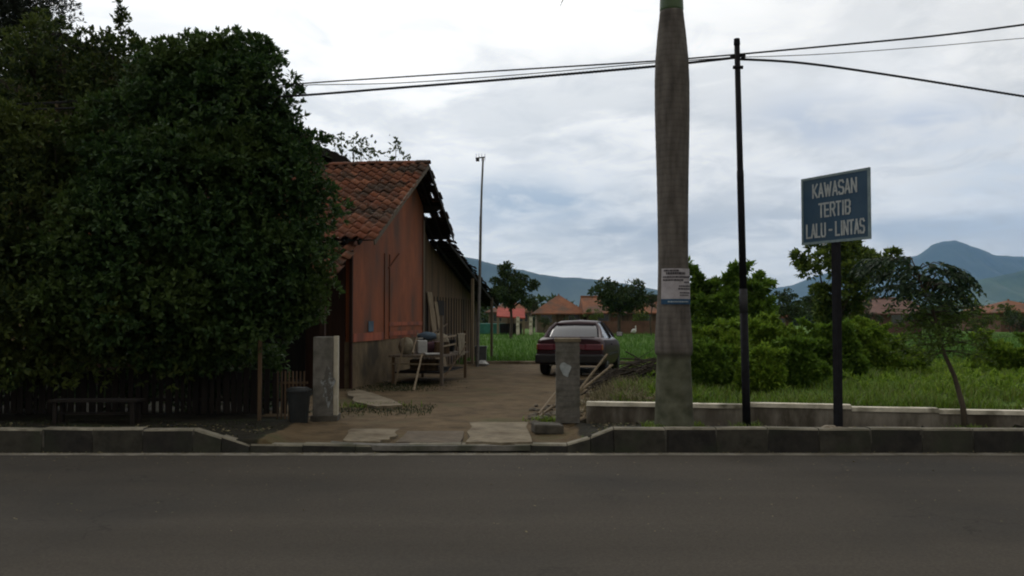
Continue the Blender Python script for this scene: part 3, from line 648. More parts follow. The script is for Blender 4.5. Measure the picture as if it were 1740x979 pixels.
# notice wrapped on the trunk
zb, zm, zt2 = at(0,517,PY-.2)[2], at(0,508,PY-.2)[2], at(0,456,PY-.2)[2]
root = thing('paper_notice', 'white printed paper notice with blue bottom strip pasted on the palm trunk', 'notice', (PX,PY,0))
def curved(mb, a0, a1, z0, z1, r, r1=None, n=14):
    r1 = r1 or r; vs = []
    for i in range(n+1):
        a = a0+(a1-a0)*i/n
        vs += [(math.sin(a)*r, -math.cos(a)*r, z0), (math.sin(a)*r1, -math.cos(a)*r1, z1), (math.sin(a)*(r+.0012), -math.cos(a)*(r+.0012), z0), (math.sin(a)*(r1+.0012), -math.cos(a)*(r1+.0012), z1)]
    fs = []
    for i in range(n): fs += [(4*i,4*i+1,4*i+5,4*i+4), (4*i+2,4*i+6,4*i+7,4*i+3), (4*i+1,4*i+3,4*i+7,4*i+5),(4*i,4*i+4,4*i+6,4*i+2)]
    fs += [(0,2,3,1),(4*n,4*n+1,4*n+3,4*n+2)]
    mb.add(vs, fs)
rN = .205
mb = MB(); curved(mb, -.95, 1.15, zm, zt2, rN, .196); mb.build('sheet', M['paper'], root)
mb = MB(); curved(mb, -.95, 1.15, zb, zm-.0005, rN+.001, rN+.0005); mb.build('blue_strip', M['paper_blue'], root)
mb = MB(); rr = random.Random(8); H = zt2-zm
for row, (fz, fh, a0, a1) in enumerate([(.93,.055,-.75,.2),(.84,.075,-.6,.6),(.72,.05,-.8,1.0),(.62,.05,-.8,.5),(.55,.04,.5,1.0),(.42,.04,.15,1.0),(.33,.045,.1,1.0),(.2,.04,.2,1.0),(.12,.035,.2,.9)]):
    a = a0
    while a < a1-.05:
        wd = rr.uniform(.05,.16); curved(mb, a, min(a+wd,a1), zm+H*(fz-fh/2), zm+H*(fz+fh/2), rN+.0022-(.004*fz), None, 3); a += wd+.03
    mb.build('printed_line', M['ink'], root); mb = MB()
mb = MB(); a = -.5
while a < .8:
    wd = rr.uniform(.06,.14); curved(mb, a, a+wd, zb+.022, zb+.038, rN+.0028, None, 3); a += wd+.03
mb.build('lettering', M['ink_pale'], root)

# ------------------------------------------------------------------ utility pole and cables
UY = 10.75; A = Vector(at(1269,715,UY)); B = Vector(at(1252,66,UY))
root = thing('utility_pole', 'slim black steel utility pole leaning slightly, between palm and road sign', 'utility pole', A)
A.z = .12; root.location = A; A_U = (A.x, A.y); d = B-A
def pl(t): return d*t
tj, tg0, tg1 = .235, .285, .345
MB().tube([pl(-.02), pl(.30)], [.050,.047], 14).build('lower_tube', M['pole_black'], root, smooth=True)
MB().tube([pl(.299), pl(.36)], [.049,.048], 14).build('grey_sleeve', M['pole_grey'], root, smooth=True)
MB().tube([pl(.359), pl(.66), pl(.661), pl(.985)], [.044,.042,.038,.034], 14).build('upper_tube', M['pole_black'], root, smooth=True)
MB().tube([pl(.984), pl(1.0)], [.040,.036], 12).build('cap', M['pole_black'], root)
MB().bar(pl(.955)+Vector((-.085,0,0)), pl(.955)+Vector((.085,0,0)), .03, .025).build('bracket', M['pole_black'], root)
MB().lathe([(.028,0),(.03,.03),(.018,.05)], (pl(.955)+Vector((.075,0,-.02))), 10).build('insulator', M['pole_grey'], root)
MB().tube([pl(.925)+Vector((-.06,-.02,0)), pl(.925)+Vector((.06,-.02,0))], .022, 8).build('clamp', M['pole_black'], root)
def pt_on_pole(y): t = (715-y)/(715-66); q = Vector(at(1269,715,UY)).lerp(B, t); return q
def cable(name, pts, r, label, twist=0, dash=False):
    P = [Vector(p) for p in pts]; S = []
    n = len(P)
    for i in range(n-1):                          # catmull
        p0, p1, p2, p3 = P[max(i-1,0)], P[i], P[i+1], P[min(i+2,n-1)]
        for k in range(14):
            t = k/14; S.append(.5*((2*p1)+(p2-p0)*t+(2*p0-5*p1+4*p2-p3)*t*t+(3*p1-p0-3*p2+p3)*t**3))
    S.append(P[-1]); mb = MB()
    if twist:
        n_s = len(S)*8; ex = []
        for i in range(n_s):
            k = i/n_s*(len(S)-1); a = int(k); ex.append(S[a].lerp(S[min(a+1,len(S)-1)], k-a))
        for ph in (0, 2.09, 4.19):
            mb.tube([q + Vector((0, math.cos(i*.75+ph)*r*.8, math.sin(i*.75+ph)*r*.8)) for i, q in enumerate(ex)], r*.62, 5)
    else: mb.tube(S, r, 6)
    return tag(mb.build(name, M['cable']), label, 'cable', 'overhead cables')
ya, yb, yc = pt_on_pole(93), pt_on_pole(98), pt_on_pole(101)
def span(points): return [at(*p) for p in points]
cable('overhead_cable', [ya] + span([(1110,104,10.8),(870,119,11.2),(680,131,11.8),(500,143,12.6),(250,163,12.9),(0,178,12.9),(-500,190,13)]), .010, 'upper thin black cable from the pole top towards the big tree')
cable('overhead_cable', [yb] + span([(1110,113,10.7),(870,134,11.2),(680,149,11.7),(500,163,12.4),(250,178,12.7),(0,188,12.7),(-500,200,13)]), .013, 'thick twisted black cable bundle sagging from the pole to the big tree', twist=1)
cable('overhead_cable', [yb] + span([(1110,107,10.9),(870,128,11.1),(680,141,11.9),(560,144,12.4),(500,146,12.6),(250,165,12.9),(0,180,12.9),(-500,190,13)]), .006, 'thinnest black cable between the two other cables running to the big tree')
cable('overhead_cable', [ya] + span([(1400,79,10.2),(1580,62,9.6),(1740,42,9.0),(1990,8,8.2),(2400,-60,7.0)]), .011, 'upper black cable rising from the pole over the road sign')
cable('overhead_cable', [yb] + span([(1400,92,11.2),(1580,79,11.6),(1740,65,12.0),(2000,46,12.6)]), .005, 'faint thin cable just below the rising cable over the road sign')
cable('overhead_cable', [yc] + span([(1360,107,10.9),(1500,126,11.1),(1740,164,11.4),(2000,205,11.8)]), .012, 'thick twisted black cable descending from the pole above the volcano', twist=1)

# ------------------------------------------------------------------ road sign
SL = Vector(at(1363,361,10.48)); SR = Vector(at(1479,344,9.62))
bl = Vector(at(1364,418,10.48)); tl = Vector(at(1362,306,10.48)); tr = Vector(at(1478,283,9.62)); br = Vector(at(1480,405,9.62))
cx = (tl+tr+bl+br)/4; ang = math.atan2(tr.y-tl.y, tr.x-tl.x); sw = math.hypot(tr.x-tl.x, tr.y-tl.y); sh = ((tl.z-bl.z)+(tr.z-br.z))/2
foot = at(1426,722,10.08); root = thing('road_sign', 'blue rectangular sign with white lettering on a dark square post', 'road sign', (cx.x, cx.y, .15), ang)
root.location = (cx.x, cx.y, .15); cz = cx.z-.15
MB().box((0,0,cz), (sw-.03,.012,sh-.03)).build('panel', M['sign_blue'], root)
mb = MB(); fr = .028
for (a, b_, c, e) in [(0, sh/2-fr/2, sw, fr), (0, -sh/2+fr/2, sw, fr)]: mb.box((a,-.001,cz+b_), (c,.022,e))
for s in (-1,1): mb.box((s*(sw/2-fr/2),-.001,cz), (fr,.0218,sh-2*fr))
mb.build('frame', M['sign_frame'], root)
fz = root.matrix_world
pxy = Matrix.Rotation(-ang,3,'Z') @ Vector((at(1429,600,10.1)[0]-cx.x, 10.12-cx.y, 0))
MB().box((pxy.x, .045, (cz+sh*.40)/2-.05), (.075,.075,cz+sh*.40+.1)).build('post', M['pole_black'], root, bevel=.004)
for zc_ in (-.22,.22): MB().box((pxy.x,.0065+.004,cz+zc_), (.2,.008,.03)).build('clamp', M['pole_black'], root)
MB().box((pxy.x-.12,-.02,cz-sh/2-.012), (.02,.02,.03)).build('bolt', M['sign_text'], root)
GL = {'K':[((0,0),(0,1)),((.1,.42),(1,1)),((.3,.5),(1,0))],'A':[((0,0),(.5,1)),((1,0),(.5,1)),((.2,.3),(.8,.3))],'W':[((0,1),(.25,0)),((.25,0),(.5,.8)),((.5,.8),(.75,0)),((.75,0),(1,1))],
 'S':[((1,.85),(.8,1)),((.8,1),(.2,1)),((.2,1),(0,.85)),((0,.85),(0,.65)),((0,.65),(.2,.53)),((.2,.53),(.8,.47)),((.8,.47),(1,.35)),((1,.35),(1,.15)),((1,.15),(.8,0)),((.8,0),(.2,0)),((.2,0),(0,.15))],
 'N':[((0,0),(0,1)),((0,1),(1,0)),((1,0),(1,1))],'T':[((0,1),(1,1)),((.5,1),(.5,0))],'E':[((0,0),(0,1)),((0,1),(.9,1)),((0,.5),(.8,.5)),((0,0),(.9,0))],
 'R':[((0,0),(0,1)),((0,1),(.75,1)),((.75,1),(1,.85)),((1,.85),(1,.65)),((1,.65),(.75,.5)),((.75,.5),(0,.5)),((.5,.5),(1,0))],'I':[((.5,0),(.5,1))],
 'B':[((0,0),(0,1)),((0,1),(.75,1)),((.75,1),(1,.87)),((1,.87),(1,.65)),((1,.65),(.75,.52)),((.75,.52),(0,.52)),((.75,.52),(1,.38)),((1,.38),(1,.14)),((1,.14),(.75,0)),((.75,0),(0,0))],
 'L':[((0,1),(0,0)),((0,0),(.9,0))],'U':[((0,1),(0,.15)),((0,.15),(.2,0)),((.2,0),(.8,0)),((.8,0),(1,.15)),((1,.15),(1,1))],'-':[((0,.45),(1,.45))],' ':[]}
def sign_line(txt, zz, wd, h=.15, st=.0215):
    ws = {'I':.35,'W':1.45,'-':.6,' ':.35}; tot = sum(ws.get(c,1)+.42 for c in txt)-.42; u = wd/tot; x = -wd/2; mb = MB(); k = 0
    for c in txt:
        w_ = ws.get(c,1)*u
        for (a,b_) in GL[c]:
            A = Vector((x+a[0]*w_, -.0003*(k%9), a[1]*h)); B = Vector((x+b_[0]*w_, -.0003*(k%9), b_[1]*h)); d = (B-A).normalized()*st*.45; k += 1
            A, B = A-d, B+d; nn = Vector((-d.z,0,d.x)).normalized()*st/2; f = Vector((0,-.0035,0))
            mb.add([A-nn,A+nn,B+nn,B-nn,A-nn+f,A+nn+f,B+nn+f,B-nn+f],[(4,5,6,7),(3,2,1,0),(0,1,5,4),(1,2,6,5),(2,3,7,6),(3,0,4,7)])
        x += w_+.42*u
    o = mb.build('lettering', M['sign_text'], root); o.location = (0,-.0072,cz+zz)
for txt, zz, wd in (('KAWASAN', .15, .62), ('TERTIB', -.085, .44), ('LALU - LINTAS', -.315, .82)): sign_line(txt, zz, wd)

# ------------------------------------------------------------------ sapling at the verge
ST = 10.35
b0 = Vector(at(1641,722,ST)); b0.z=.14
pts = [b0, Vector(at(1636,690,ST)), Vector(at(1622,640,ST+.05)), Vector(at(1604,600,ST+.1)), Vector(at(1594,560,ST+.1)), Vector(at(1583,520,ST+.15)), Vector(at(1566,485,ST+.15)), Vector(at(1556,455,ST+.15))]
root = thing('sapling_tree', 'young leaning roadside tree with dark drooping umbrella crown in front of the low wall', 'tree', (0,0,0))
mb = MB(); mb.tube(pts, [.042,.034,.027,.022,.019,.016,.012,.008], 8)
V_, F_ = [], []
r2 = np.random.default_rng(21)
def add_leaves(V_, F_, V, Fc): 
    o = sum(len(v) for v in V_); V_.append(V); F_.append(Fc+o)
ends = []
hub = pts[5]; hub2 = pts[6]
for i in range(24):
    a = 2*math.pi*i/24 + r2.uniform(-.1,.1); ln = r2.uniform(.32,.60)
    o_ = hub.lerp(pts[7], r2.random()); tip = o_ + Vector((math.cos(a)*ln, math.sin(a)*ln*.8, r2.uniform(.0,.18))); m1 = o_.lerp(tip,.5)+Vector((0,0,.08))
    mb.tube([o_, m1, tip], [.009,.006,.003], 5)
    for j in range(6):                            # compound drooping leaves
        st = m1.lerp(tip, j/5); b_a = a + r2.uniform(-1.1,1.1); ln2 = r2.uniform(.18,.34); q = []
        for k in range(9):
            t = k/8; q.append(np.array(st) + np.array([math.cos(b_a)*ln2*t, math.sin(b_a)*ln2*t, .05*t - .24*t*t*ln2/.3]))
        q = np.array(q)
        for k in range(1,9):
            dd = q[k]-q[k-1]; dd /= np.linalg.norm(dd); sd = np.array([-dd[1], dd[0], 0]); sd /= np.linalg.norm(sd)+1e-6
            D = np.array([sd*.8+dd*.5+[0,0,-.35], -sd*.8+dd*.5+[0,0,-.35]]); D = unit(D + r2.normal(size=(2,3))*.12)
            V, Fc = leaf_geo(np.array([q[k],q[k]]), D, r2.uniform(.065,.10), .034, .12, r2); add_leaves(V_, F_, V, Fc)
Vu, Fu = np.concatenate(V_), np.concatenate(F_)
V_, F_ = [], []
for i in range(64):                               # light sprigs lower down the stem
    o_ = pts[3].lerp(pts[5], r2.random()); a = r2.uniform(0,6.28); ln = r2.uniform(.2,.72); tip = o_ + Vector((math.cos(a)*ln, math.sin(a)*ln*.8, r2.uniform(-.22,.22)))
    mb.tube([o_, o_.lerp(tip,.5)+Vector((0,0,.03)), tip], [.006,.004,.002], 5)
    P = np.array([o_.lerp(tip, t) for t in r2.uniform(.25,1.0,26)]) + r2.normal(size=(26,3))*.03
    V, Fc = leaf_geo(P, unit(r2.normal(size=(26,3))+[math.cos(a)*.6, math.sin(a)*.6, -.1]), r2.uniform(.04,.085,26), .026, .15, r2); add_leaves(V_, F_, V, Fc)
mb.build('trunk', M['trunk'], root, smooth=True)
np_mesh('crown', Vu, Fu, M['leafUmb'], root); np_mesh('lower_foliage', np.concatenate(V_), np.concatenate(F_), M['leafSap'], root)

# ------------------------------------------------------------------ big trees at the left
def bpx(px, py, r, Y, ry=None, rx=None, rz=None):
    c = at(px, py, Y); s = Y/F; return (c[0], Y, c[2], (rx or r)*s, (ry or r*.8)*s, (rz or r)*s)
def big_tree(name, label, cat, blobs, n, k, Ln, Wd, material, seed, trunk_base, r0, top, inner=.3, zmin=None, sprigs=(), nc=520, cr=.34):
    r = np.random.default_rng(seed); root = thing(name, label, cat, trunk_base)
    off = np.array(trunk_base)
    mb = MB(); bl2 = [(b_[0]-off[0], b_[1]-off[1], b_[2]-off[2]) + tuple(b_[3:]) for b_ in blobs]
    limbs(mb, (0,0,0), bl2, r0, r, trunk_top=(top[0]-off[0], top[1]-off[1], top[2]-off[2])); 
    P, U = clump_pts(bl2, n, r, nc, cr, None if zmin is None else zmin-off[2]); P2, U2 = crown_pts(bl2, n//5, r, .6, None if zmin is None else zmin-off[2]); P, U = np.concatenate([P,P2]), np.concatenate([U,U2]); V, Fc = rosettes(P, U, k, Ln, Wd, r)
    Vs, Fs = [V], [Fc]; o = len(V)
    for (px, py, px2, py2, Yd) in sprigs:
        A, B = np.array(at(px,py,Yd))-off, np.array(at(px2,py2,Yd))-off; mb.tube([A,(A+B)/2,B],[.012,.008,.004],5)
        t = r.random(26)**.7; Pp = A + (B-A)*t[:,None] + r.normal(size=(26,3))*.04; V2, F2 = rosettes(Pp, unit(r.normal(size=(26,3))), 4, Ln, Wd, r); Vs.append(V2); Fs.append(F2+o); o += len(V2)
    mb.build('trunk', M['trunk'], root, smooth=True); np_mesh('crown', np.concatenate(Vs), np.concatenate(Fs), material, root); return root
blA = [bpx(385,205,95,12.90), bpx(290,150,48,13.30), bpx(415,150,30,12.80), bpx(445,300,78,12.70), bpx(478,400,64,12.50), bpx(420,480,95,12.40), bpx(320,360,130,12.40), bpx(240,470,140,12.40), bpx(350,560,60,12.40), bpx(470,530,38,12.60), bpx(250,260,115,13.00), bpx(350,128,48,13.2), bpx(400,120,42,12.9), bpx(305,118,40,13.3), bpx(455,165,42,12.8), bpx(500,255,44,12.7), bpx(520,340,34,12.6), bpx(515,420,34,12.5), bpx(500,500,40,12.5)]
big_tree('broadleaf_tree', 'dense dark round tree with glossy leaves beside the tiled house', 'tree', blA, 17500, 7, .095, .046, M['leafA'], 31, (-4.6,13.4,.12), .13, (-4.4,13.4,1.3), .28, .55,
         sprigs=[(300,80,318,58,13.6),(330,80,340,60,13.5),(405,90,412,62,13.3),(440,120,452,92,13.2),(500,160,512,150,13.2),(545,240,552,232,13.1),(240,100,238,72,13.8),(455,110,470,100,13.2)])
blB = [bpx(60,190,128,13.50), bpx(190,150,68,13.80), bpx(100,330,168,13.10), bpx(-60,330,168,13.30), bpx(-160,200,138,13.70), bpx(40,500,168,12.70), bpx(-180,480,178,12.90), bpx(170,540,88,12.50), bpx(-330,340,158,13.50), bpx(40,560,128,12.2), bpx(250,575,88,12.2), bpx(-150,560,138,12.2), bpx(165,112,42,13.7), bpx(235,120,46,13.6), bpx(110,120,40,13.8), bpx(60,90,50,14)]
big_tree('broadleaf_tree', 'sprawling dark tree with yellowish new shoots left of the round tree', 'tree', blB, 15000, 7, .10, .044, M['leafB'], 33, (-7.6,13.8,.12), .15, (-7.4,13.8,1.5), .3, .55,
         sprigs=[(205,60,202,6,14.2),(204,40,210,15,14.2),(80,70,72,38,13.8),(178,80,185,55,14.2),(150,190,165,145,13.0),(120,190,125,160,13.0),(230,80,222,60,14.2)])
blC = [bpx(30,0,62,18.5), bpx(75,25,42,18.3), bpx(-60,30,90,18.6), bpx(0,80,80,18.5), bpx(-100,-60,80,18.6)]
big_tree('feathery_tree', 'taller feathery tree rising behind the dark trees at the photo edge', 'tree', blC, 5000, 6, .11, .03, M['leafC'], 35, (-10.8,18.5,.1), .14, (-10.8,18.5,4.2), .35)
# leafy shrubs under the trees
r = np.random.default_rng(41)
for i, (px, Yd, rr_) in enumerate([(60,13.25,.55),(210,13.2,.5),(330,13.3,.5),(-120,13.3,.6),(430,13.3,.4)]):
    c = at(px,0,Yd); root = thing('shrub', ['dark shrub behind the board fence close to the photo edge','dark shrub behind the board fence above the wooden bench','dark shrub behind the board fence under the round tree','dark shrub behind the far end of the board fence','low dark shrub between round tree and concrete gate pillar'][i], 'shrub', (c[0],Yd,.12), 0, 'shrubs under the big trees')
    bl_ = [(0,0,.55,rr_*1.1,rr_*.6,.55),(rr_*.7,.1,.5,rr_*.7,.35,.45)]
    mb = MB(); limbs(mb, (0,0,0), bl_, .03, r, trunk_top=(0,0,.3)); mb.build('stem', M['twig'], root)
    P, U = crown_pts(bl_, 420, r, .4, .03); V, Fc = rosettes(P, U, 6, .09, .04, r); np_mesh('foliage', V, Fc, M['leafA'], root)

# board fence, bench, bin below the trees
root = thing('board_fence', 'dark vertical board fence below the big trees', 'fence', (0,0,0), 0)
mb = MB(); rr = random.Random(9); x = -13.0
while x < -3.3:
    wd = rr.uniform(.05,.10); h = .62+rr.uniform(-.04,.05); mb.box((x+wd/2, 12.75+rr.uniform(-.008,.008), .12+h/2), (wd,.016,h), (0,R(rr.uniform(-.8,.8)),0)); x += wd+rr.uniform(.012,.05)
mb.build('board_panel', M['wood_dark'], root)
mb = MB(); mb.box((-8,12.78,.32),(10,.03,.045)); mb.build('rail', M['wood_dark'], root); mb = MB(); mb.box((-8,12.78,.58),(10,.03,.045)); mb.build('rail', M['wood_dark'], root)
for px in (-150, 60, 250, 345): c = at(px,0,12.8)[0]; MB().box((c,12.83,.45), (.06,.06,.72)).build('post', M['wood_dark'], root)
p = at(439,730,11.9); root = thing('wooden_post', 'thin upright greyish post standing in front of the board fence', 'post', (p[0],11.95,.1))
MB().box((0,0,.55),(.045,.04,1.1)).build('shaft', M['wood_brown'], root); MB().box((0,0,-.02),(.09,.08,.06)).build('base', M['concrete_dark'], root)
p = at(165,700,11.5); root = thing('wooden_bench', 'low dark wooden bench in front of the board fence under the trees', 'bench', (p[0],11.5,.13))
MB().box((0,0,.30),(1.15,.26,.03)).build('seat', M['wood_dark'], root)
for sx in (-.5,.5):
    for sy in (-.09,.09): MB().box((sx,sy,.1425),(.05,.04,.285)).build('leg', M['wood_dark'], root)
MB().box((0,.0,.13),(.95,.03,.03)).build('stretcher', M['wood_dark'], root)
p = at(509,720,11.75); root = thing('rubbish_bin', 'black bin standing against the concrete gate pillar under the tree', 'bin', (p[0],11.7,.12))
MB().lathe([(.12,0),(.15,.40),(.155,.41)], n=20).build('bin_body', M['plastic_dark'], root, smooth=False)
MB().lathe([(.165,.405),(.165,.43),(.12,.46),(.02,.47)], n=20).build('lid', M['plastic_dark'], root)
root = thing('picket_panel', 'short panel of thin pickets between bin and concrete gate pillar', 'fence', (0,0,0))
mb = MB(); x = at(478,0,12.25)[0]
while x < at(528,0,12.25)[0]: mb.box((x,12.25,.43),(.02,.015,.66)); x += .052
mb.build('pickets', M['wood_brown'], root); MB().box((at(503,0,12.27)[0],12.268,.6),(.42,.015,.03)).build('rail', M['wood_brown'], root)

# ------------------------------------------------------------------ the tiled house
TH = R(-9); CX, CY = -3.18, 17.5
house = thing('tiled_house', 'old house with sagging orange tile roof and orange painted gable wall', 'house', (CX,CY,0), TH)
# local: x = outward from gable, y = back along gable, z up
HW = 6.0
def tiles(u0, u1, p_top, p_bot, seed, skip=(), tw=.235, tl=.285, sag=.0, ragged=.0):
    """tiles between top (y,z) and bottom (y,z) lines, running along x from u0 to u1"""
    rr = np.random.default_rng(seed); (ya_, za), (yb_, zb_) = p_top, p_bot
    ln = math.hypot(yb_-ya_, zb_-za); rows = max(1, round(ln/tl)); cols = max(1, round((u1-u0)/tw)); tw_ = (u1-u0)/cols
    dy, dz = (yb_-ya_)/ln, (zb_-za)/ln; ny_, nz_ = (-dz, dy) if dy > 0 else (dz, -dy)
    if nz_ < 0: ny_, nz_ = -ny_, -nz_
    V, Fc = [], []; K = 8
    prof = [.0,.022,.045,.055,.045,.022,.004,-.004,.0]
    for i in range(rows):
        for j in range(cols):
            if (i,j) in skip: continue
            jz = rr.normal()*.006; tilt = rr.normal()*.006; sh = rr.normal()*.008; o = len(V)
            sg = -sag*math.sin(math.pi*(i+.5)/rows)
            endr = rr.uniform(-ragged, ragged) if j == cols-1 else 0
            for (t, lift) in ((i*ln/rows-.03, .004),((i+1)*ln/rows+.02+sh, .034),((i+1)*ln/rows+.02+sh, .012)):
                for k in range(K+1):
                    x = u0+j*tw_+tw_*1.04*k/K + endr*.5; h = prof[k]+lift+jz+tilt*(k/K-.5)+sg; V.append((x, ya_+dy*t+ny_*h, za+dz*t+nz_*h))
            for k in range(K):
                Fc += [(o+k,o+k+1,o+K+1+k+1,o+K+1+k), (o+K+1+k,o+K+1+k+1,o+2*K+2+k+1,o+2*K+2+k)]
    return np.array(V), np.array(Fc)
EA, AP, BK, LB = (-.13,3.06), (4.12,5.27), (6.89,3.76), (14.5,1.95)
main = None
V, Fc = tiles(-HW,.52, AP, EA, 1, sag=.05, ragged=.05); roof = np_mesh('roof', V, Fc, M['tile'], house)
skip = {(6,26),(7,25)}
V, Fc = tiles(-HW,.52, AP, BK, 2, sag=.03, skip=skip, ragged=.10); np_mesh('back_roof', V, Fc, M['tile_old'], house)
V, Fc = tiles(-HW,.50, (6.95,3.62), LB, 3, sag=.02, ragged=.16); np_mesh('lean_to_roof', V, Fc, M['tile_old'], house)
V, Fc = tiles(-HW,.10, (0.0,2.93), (-1.28,2.20), 4, sag=.02, ragged=.12); np_mesh('porch_roof', V, Fc, M['tile'], house)
# ridge capping: half-round caps
mb = MB(); x = -HW
while x < .5:
    q = []
    for k in range(9):
        a = math.pi*k/8; q.append((x, AP[0]+.11*math.cos(a), AP[1]+.02+.085*math.sin(a)))
    q2 = [(x+.34, p[1]*1.0+(AP[0]-p[1])*.12, p[2]-.008) for p in q]; zj = rng.normal()*.008
    mb.add([(a,b_,c+zj) for a,b_,c in q+q2], [(k,k+1,k+10,k+9) for k in range(8)] + [tuple(range(9))]); x += .31
mb.build('ridge_tiles', M['tile'], roof)
# bargeboards and rafters/battens beneath
def strip(a, b_, x, w_, th, mat_, nm, par): 
    return MB().bar((x,a[0],a[1]),(x,b_[0],b_[1]), th, w_).build(nm, mat_, par)
o_ = .085
strip((EA[0],EA[1]-o_),(AP[0]-.02,AP[1]-o_), .50, .10, .025, M['wood_grey'], 'bargeboard', house)
strip((AP[0]+.02,AP[1]-o_),(BK[0],BK[1]-o_), .50, .12, .025, M['wood_dark'], 'bargeboard', house)
for x in (-.1, .18, -2,-4): strip((EA[0],EA[1]-.09),(AP[0],AP[1]-.09), x, .08, .05, M['wood_dark'], 'rafter', house); strip((AP[0],AP[1]-.09),(BK[0],BK[1]-.09), x, .08, .05, M['wood_dark'], 'rafter', house)
for x in (.0,.4,-2,-4): strip((6.9,3.50),(14.4,1.86), x, .08, .05, M['wood_dark'], 'rafter', house)
mb = MB()
for (p0, p1, n_) in ((EA,AP,15),(AP,BK,11),((6.95,3.62),LB,26)):
    for i in range(n_+1):
        t = i/n_; y, z = p0[0]+(p1[0]-p0[0])*t, p0[1]+(p1[1]-p0[1])*t-.035; mb.box(((-HW+.5)/2,y,z), (HW+.5,.03,.02))
mb.build('battens', M['wood_dark'], house)
for nm, (p0, p1), n_, sk in (('sheathing',(AP,BK),14,{9}),('sheathing',((6.95,3.62),LB),34,{3,20})):
    mb = MB(); rr_ = random.Random(3)
    for i in range(n_):
        if i in sk: continue
        a_, b_ = i/n_, (i+1)/n_; x1_ = .36+rr_.uniform(-.12,.10)
        mb.bar((( -HW+x1_)/2, p0[0]+(p1[0]-p0[0])*(a_+b_)/2, p0[1]+(p1[1]-p0[1])*(a_+b_)/2-.016), ((-HW+x1_)/2+.001, p0[0]+(p1[0]-p0[0])*(a_+b_)/2, p0[1]+(p1[1]-p0[1])*(a_+b_)/2-.016), .01) if False else None
        ya2, yb2 = p0[0]+(p1[0]-p0[0])*a_, p0[0]+(p1[0]-p0[0])*b_; za2, zb2 = p0[1]+(p1[1]-p0[1])*a_-.012, p0[1]+(p1[1]-p0[1])*b_-.012
        mb.add([(-HW,ya2,za2),(x1_,ya2,za2),(x1_,yb2+.02,zb2),(-HW,yb2+.02,zb2),(-HW,ya2,za2-.012),(x1_,ya2,za2-.012),(x1_,yb2+.02,zb2-.012),(-HW,yb2+.02,zb2-.012)], [(0,1,2,3),(7,6,5,4),(0,4,5,1),(1,5,6,2),(2,6,7,3),(3,7,4,0)])
    mb.build(nm, M['wood_dark'], house)
# purlins that poke out under the overhang
for (y, z) in ((1.4,3.70),(2.8,4.42),(4.12,5.05),(5.5,4.35),(6.7,3.68)): MB().bar((-HW,y,z),(.44,y,z),.07,.09).build('purlin', M['wood_dark'], house)
# walls
def wall_poly(nm, poly, x0_, x1_, m_): return MB().prism(poly, x0_, x1_, 'x').build(nm, m_, house)
wall_poly('plaster_base', [(0,0),(5.5,0),(5.5,1.02),(0,1.02)], -.14, 0, M['plaster'])
wall_poly('gable_wall', [(0,1.02),(5.5,1.02),(5.5,4.38),(4.12,5.10),(0,2.95)], -.12, .012, M['orange'])
MB().box((.020,1.05,1.10),(.016,2.0,.17)).build('bright_board', M['orange_bright'], house)
MB().box((.020,3.9,1.36),(.016,2.9,.09)).build('bright_board', M['orange_bright'], house)
MB().box((.020,3.9,1.14),(.016,2.9,.10)).build('bright_board', M['orange_bright'], house)
for y in (2.12,2.50,5.40): MB().box((.022,y,1.98 if y<3 else 2.6),(.02,.045,1.9 if y<3 else 3.2)).build('batten_strip', M['orange_dark'], house)
MB().box((.028,1.15,1.32),(.006,.34,.22)).build('torn_paper', M['cloth_blue'], house)
MB().bar((.02,2.4,2.62),(.02,3.2,3.0),.06,.02).build('loose_board', M['orange_dark'], house)
wall_poly('side_wall', [(5.5,.0),(13.6,.0),(13.6,2.05),(7.0,3.55),(5.5,4.3)], -.30, -.18, M['wood_brown'])
mb = MB(); y = 5.62
while y < 13.4: mb.box((-.172,y,1.1),(.016,.03,2.0)); y += .36
mb.build('cover_strips', M['wood_dark'], house)
MB().box((-.04,5.62,2.1),(.10,.12,3.9)).build('corner_post', M['wood_grey'], house)
MB().box((-.168,8.2,1.05),(.02,.8,1.9)).build('door', M['wood_dark'], house)
wall_poly('back_wall', [(13.6,0),(13.72,0),(13.72,2.0),(13.6,2.0)], -HW, -.18, M['wood_brown'])
MB().box((-HW/2-.07,.06,1.45),(HW-.14,.12,2.9)).build('front_wall', M['wood_red'], house)
MB().box((.0,-.02,1.5),(.06,.06,2.9)).build('corner_board', M['wood_red'], house)
MB().box((-HW+.07,6.9,1.5),(.12,13.3,3.0)).build('far_wall', M['plaster'], house)
for x in (-.15,-2.2,-4.2): MB().box((x,-1.15,1.1),(.09,.09,2.22)).build('porch_post', M['wood_red'], house)
MB().bar((-HW,-1.15,2.2),(.08,-1.15,2.2),.07,.07).build('porch_beam', M['wood_dark'], house)
wd = MB().box((-1.4,-.012,1.2),(.9,.03,1.9)).build('door', M['wood_dark'], house)
wn = MB().box((-3.2,-.012,1.5),(1.1,.03,.9)).build('window', M['wood_pale'], house); MB().box((-3.2,-.03,1.5),(.96,.008,.76)).build('pane', M['window_dark'], wn)
# lean-to posts standing free
for (y, x, m_) in ((9.9,.42,M['wood_pale']),(13.2,.42,M['wood_grey'])): MB().box((x,y,1.1 if y>12 else 1.35),(.08,.08,2.2 if y>12 else 2.72)).build('lean_to_post', m_, house)

HM = Matrix.Translation((CX,CY,0)) @ Matrix.Rotation(TH,4,'Z')
def hl(x, y, z): return HM @ Vector((x,y,z))
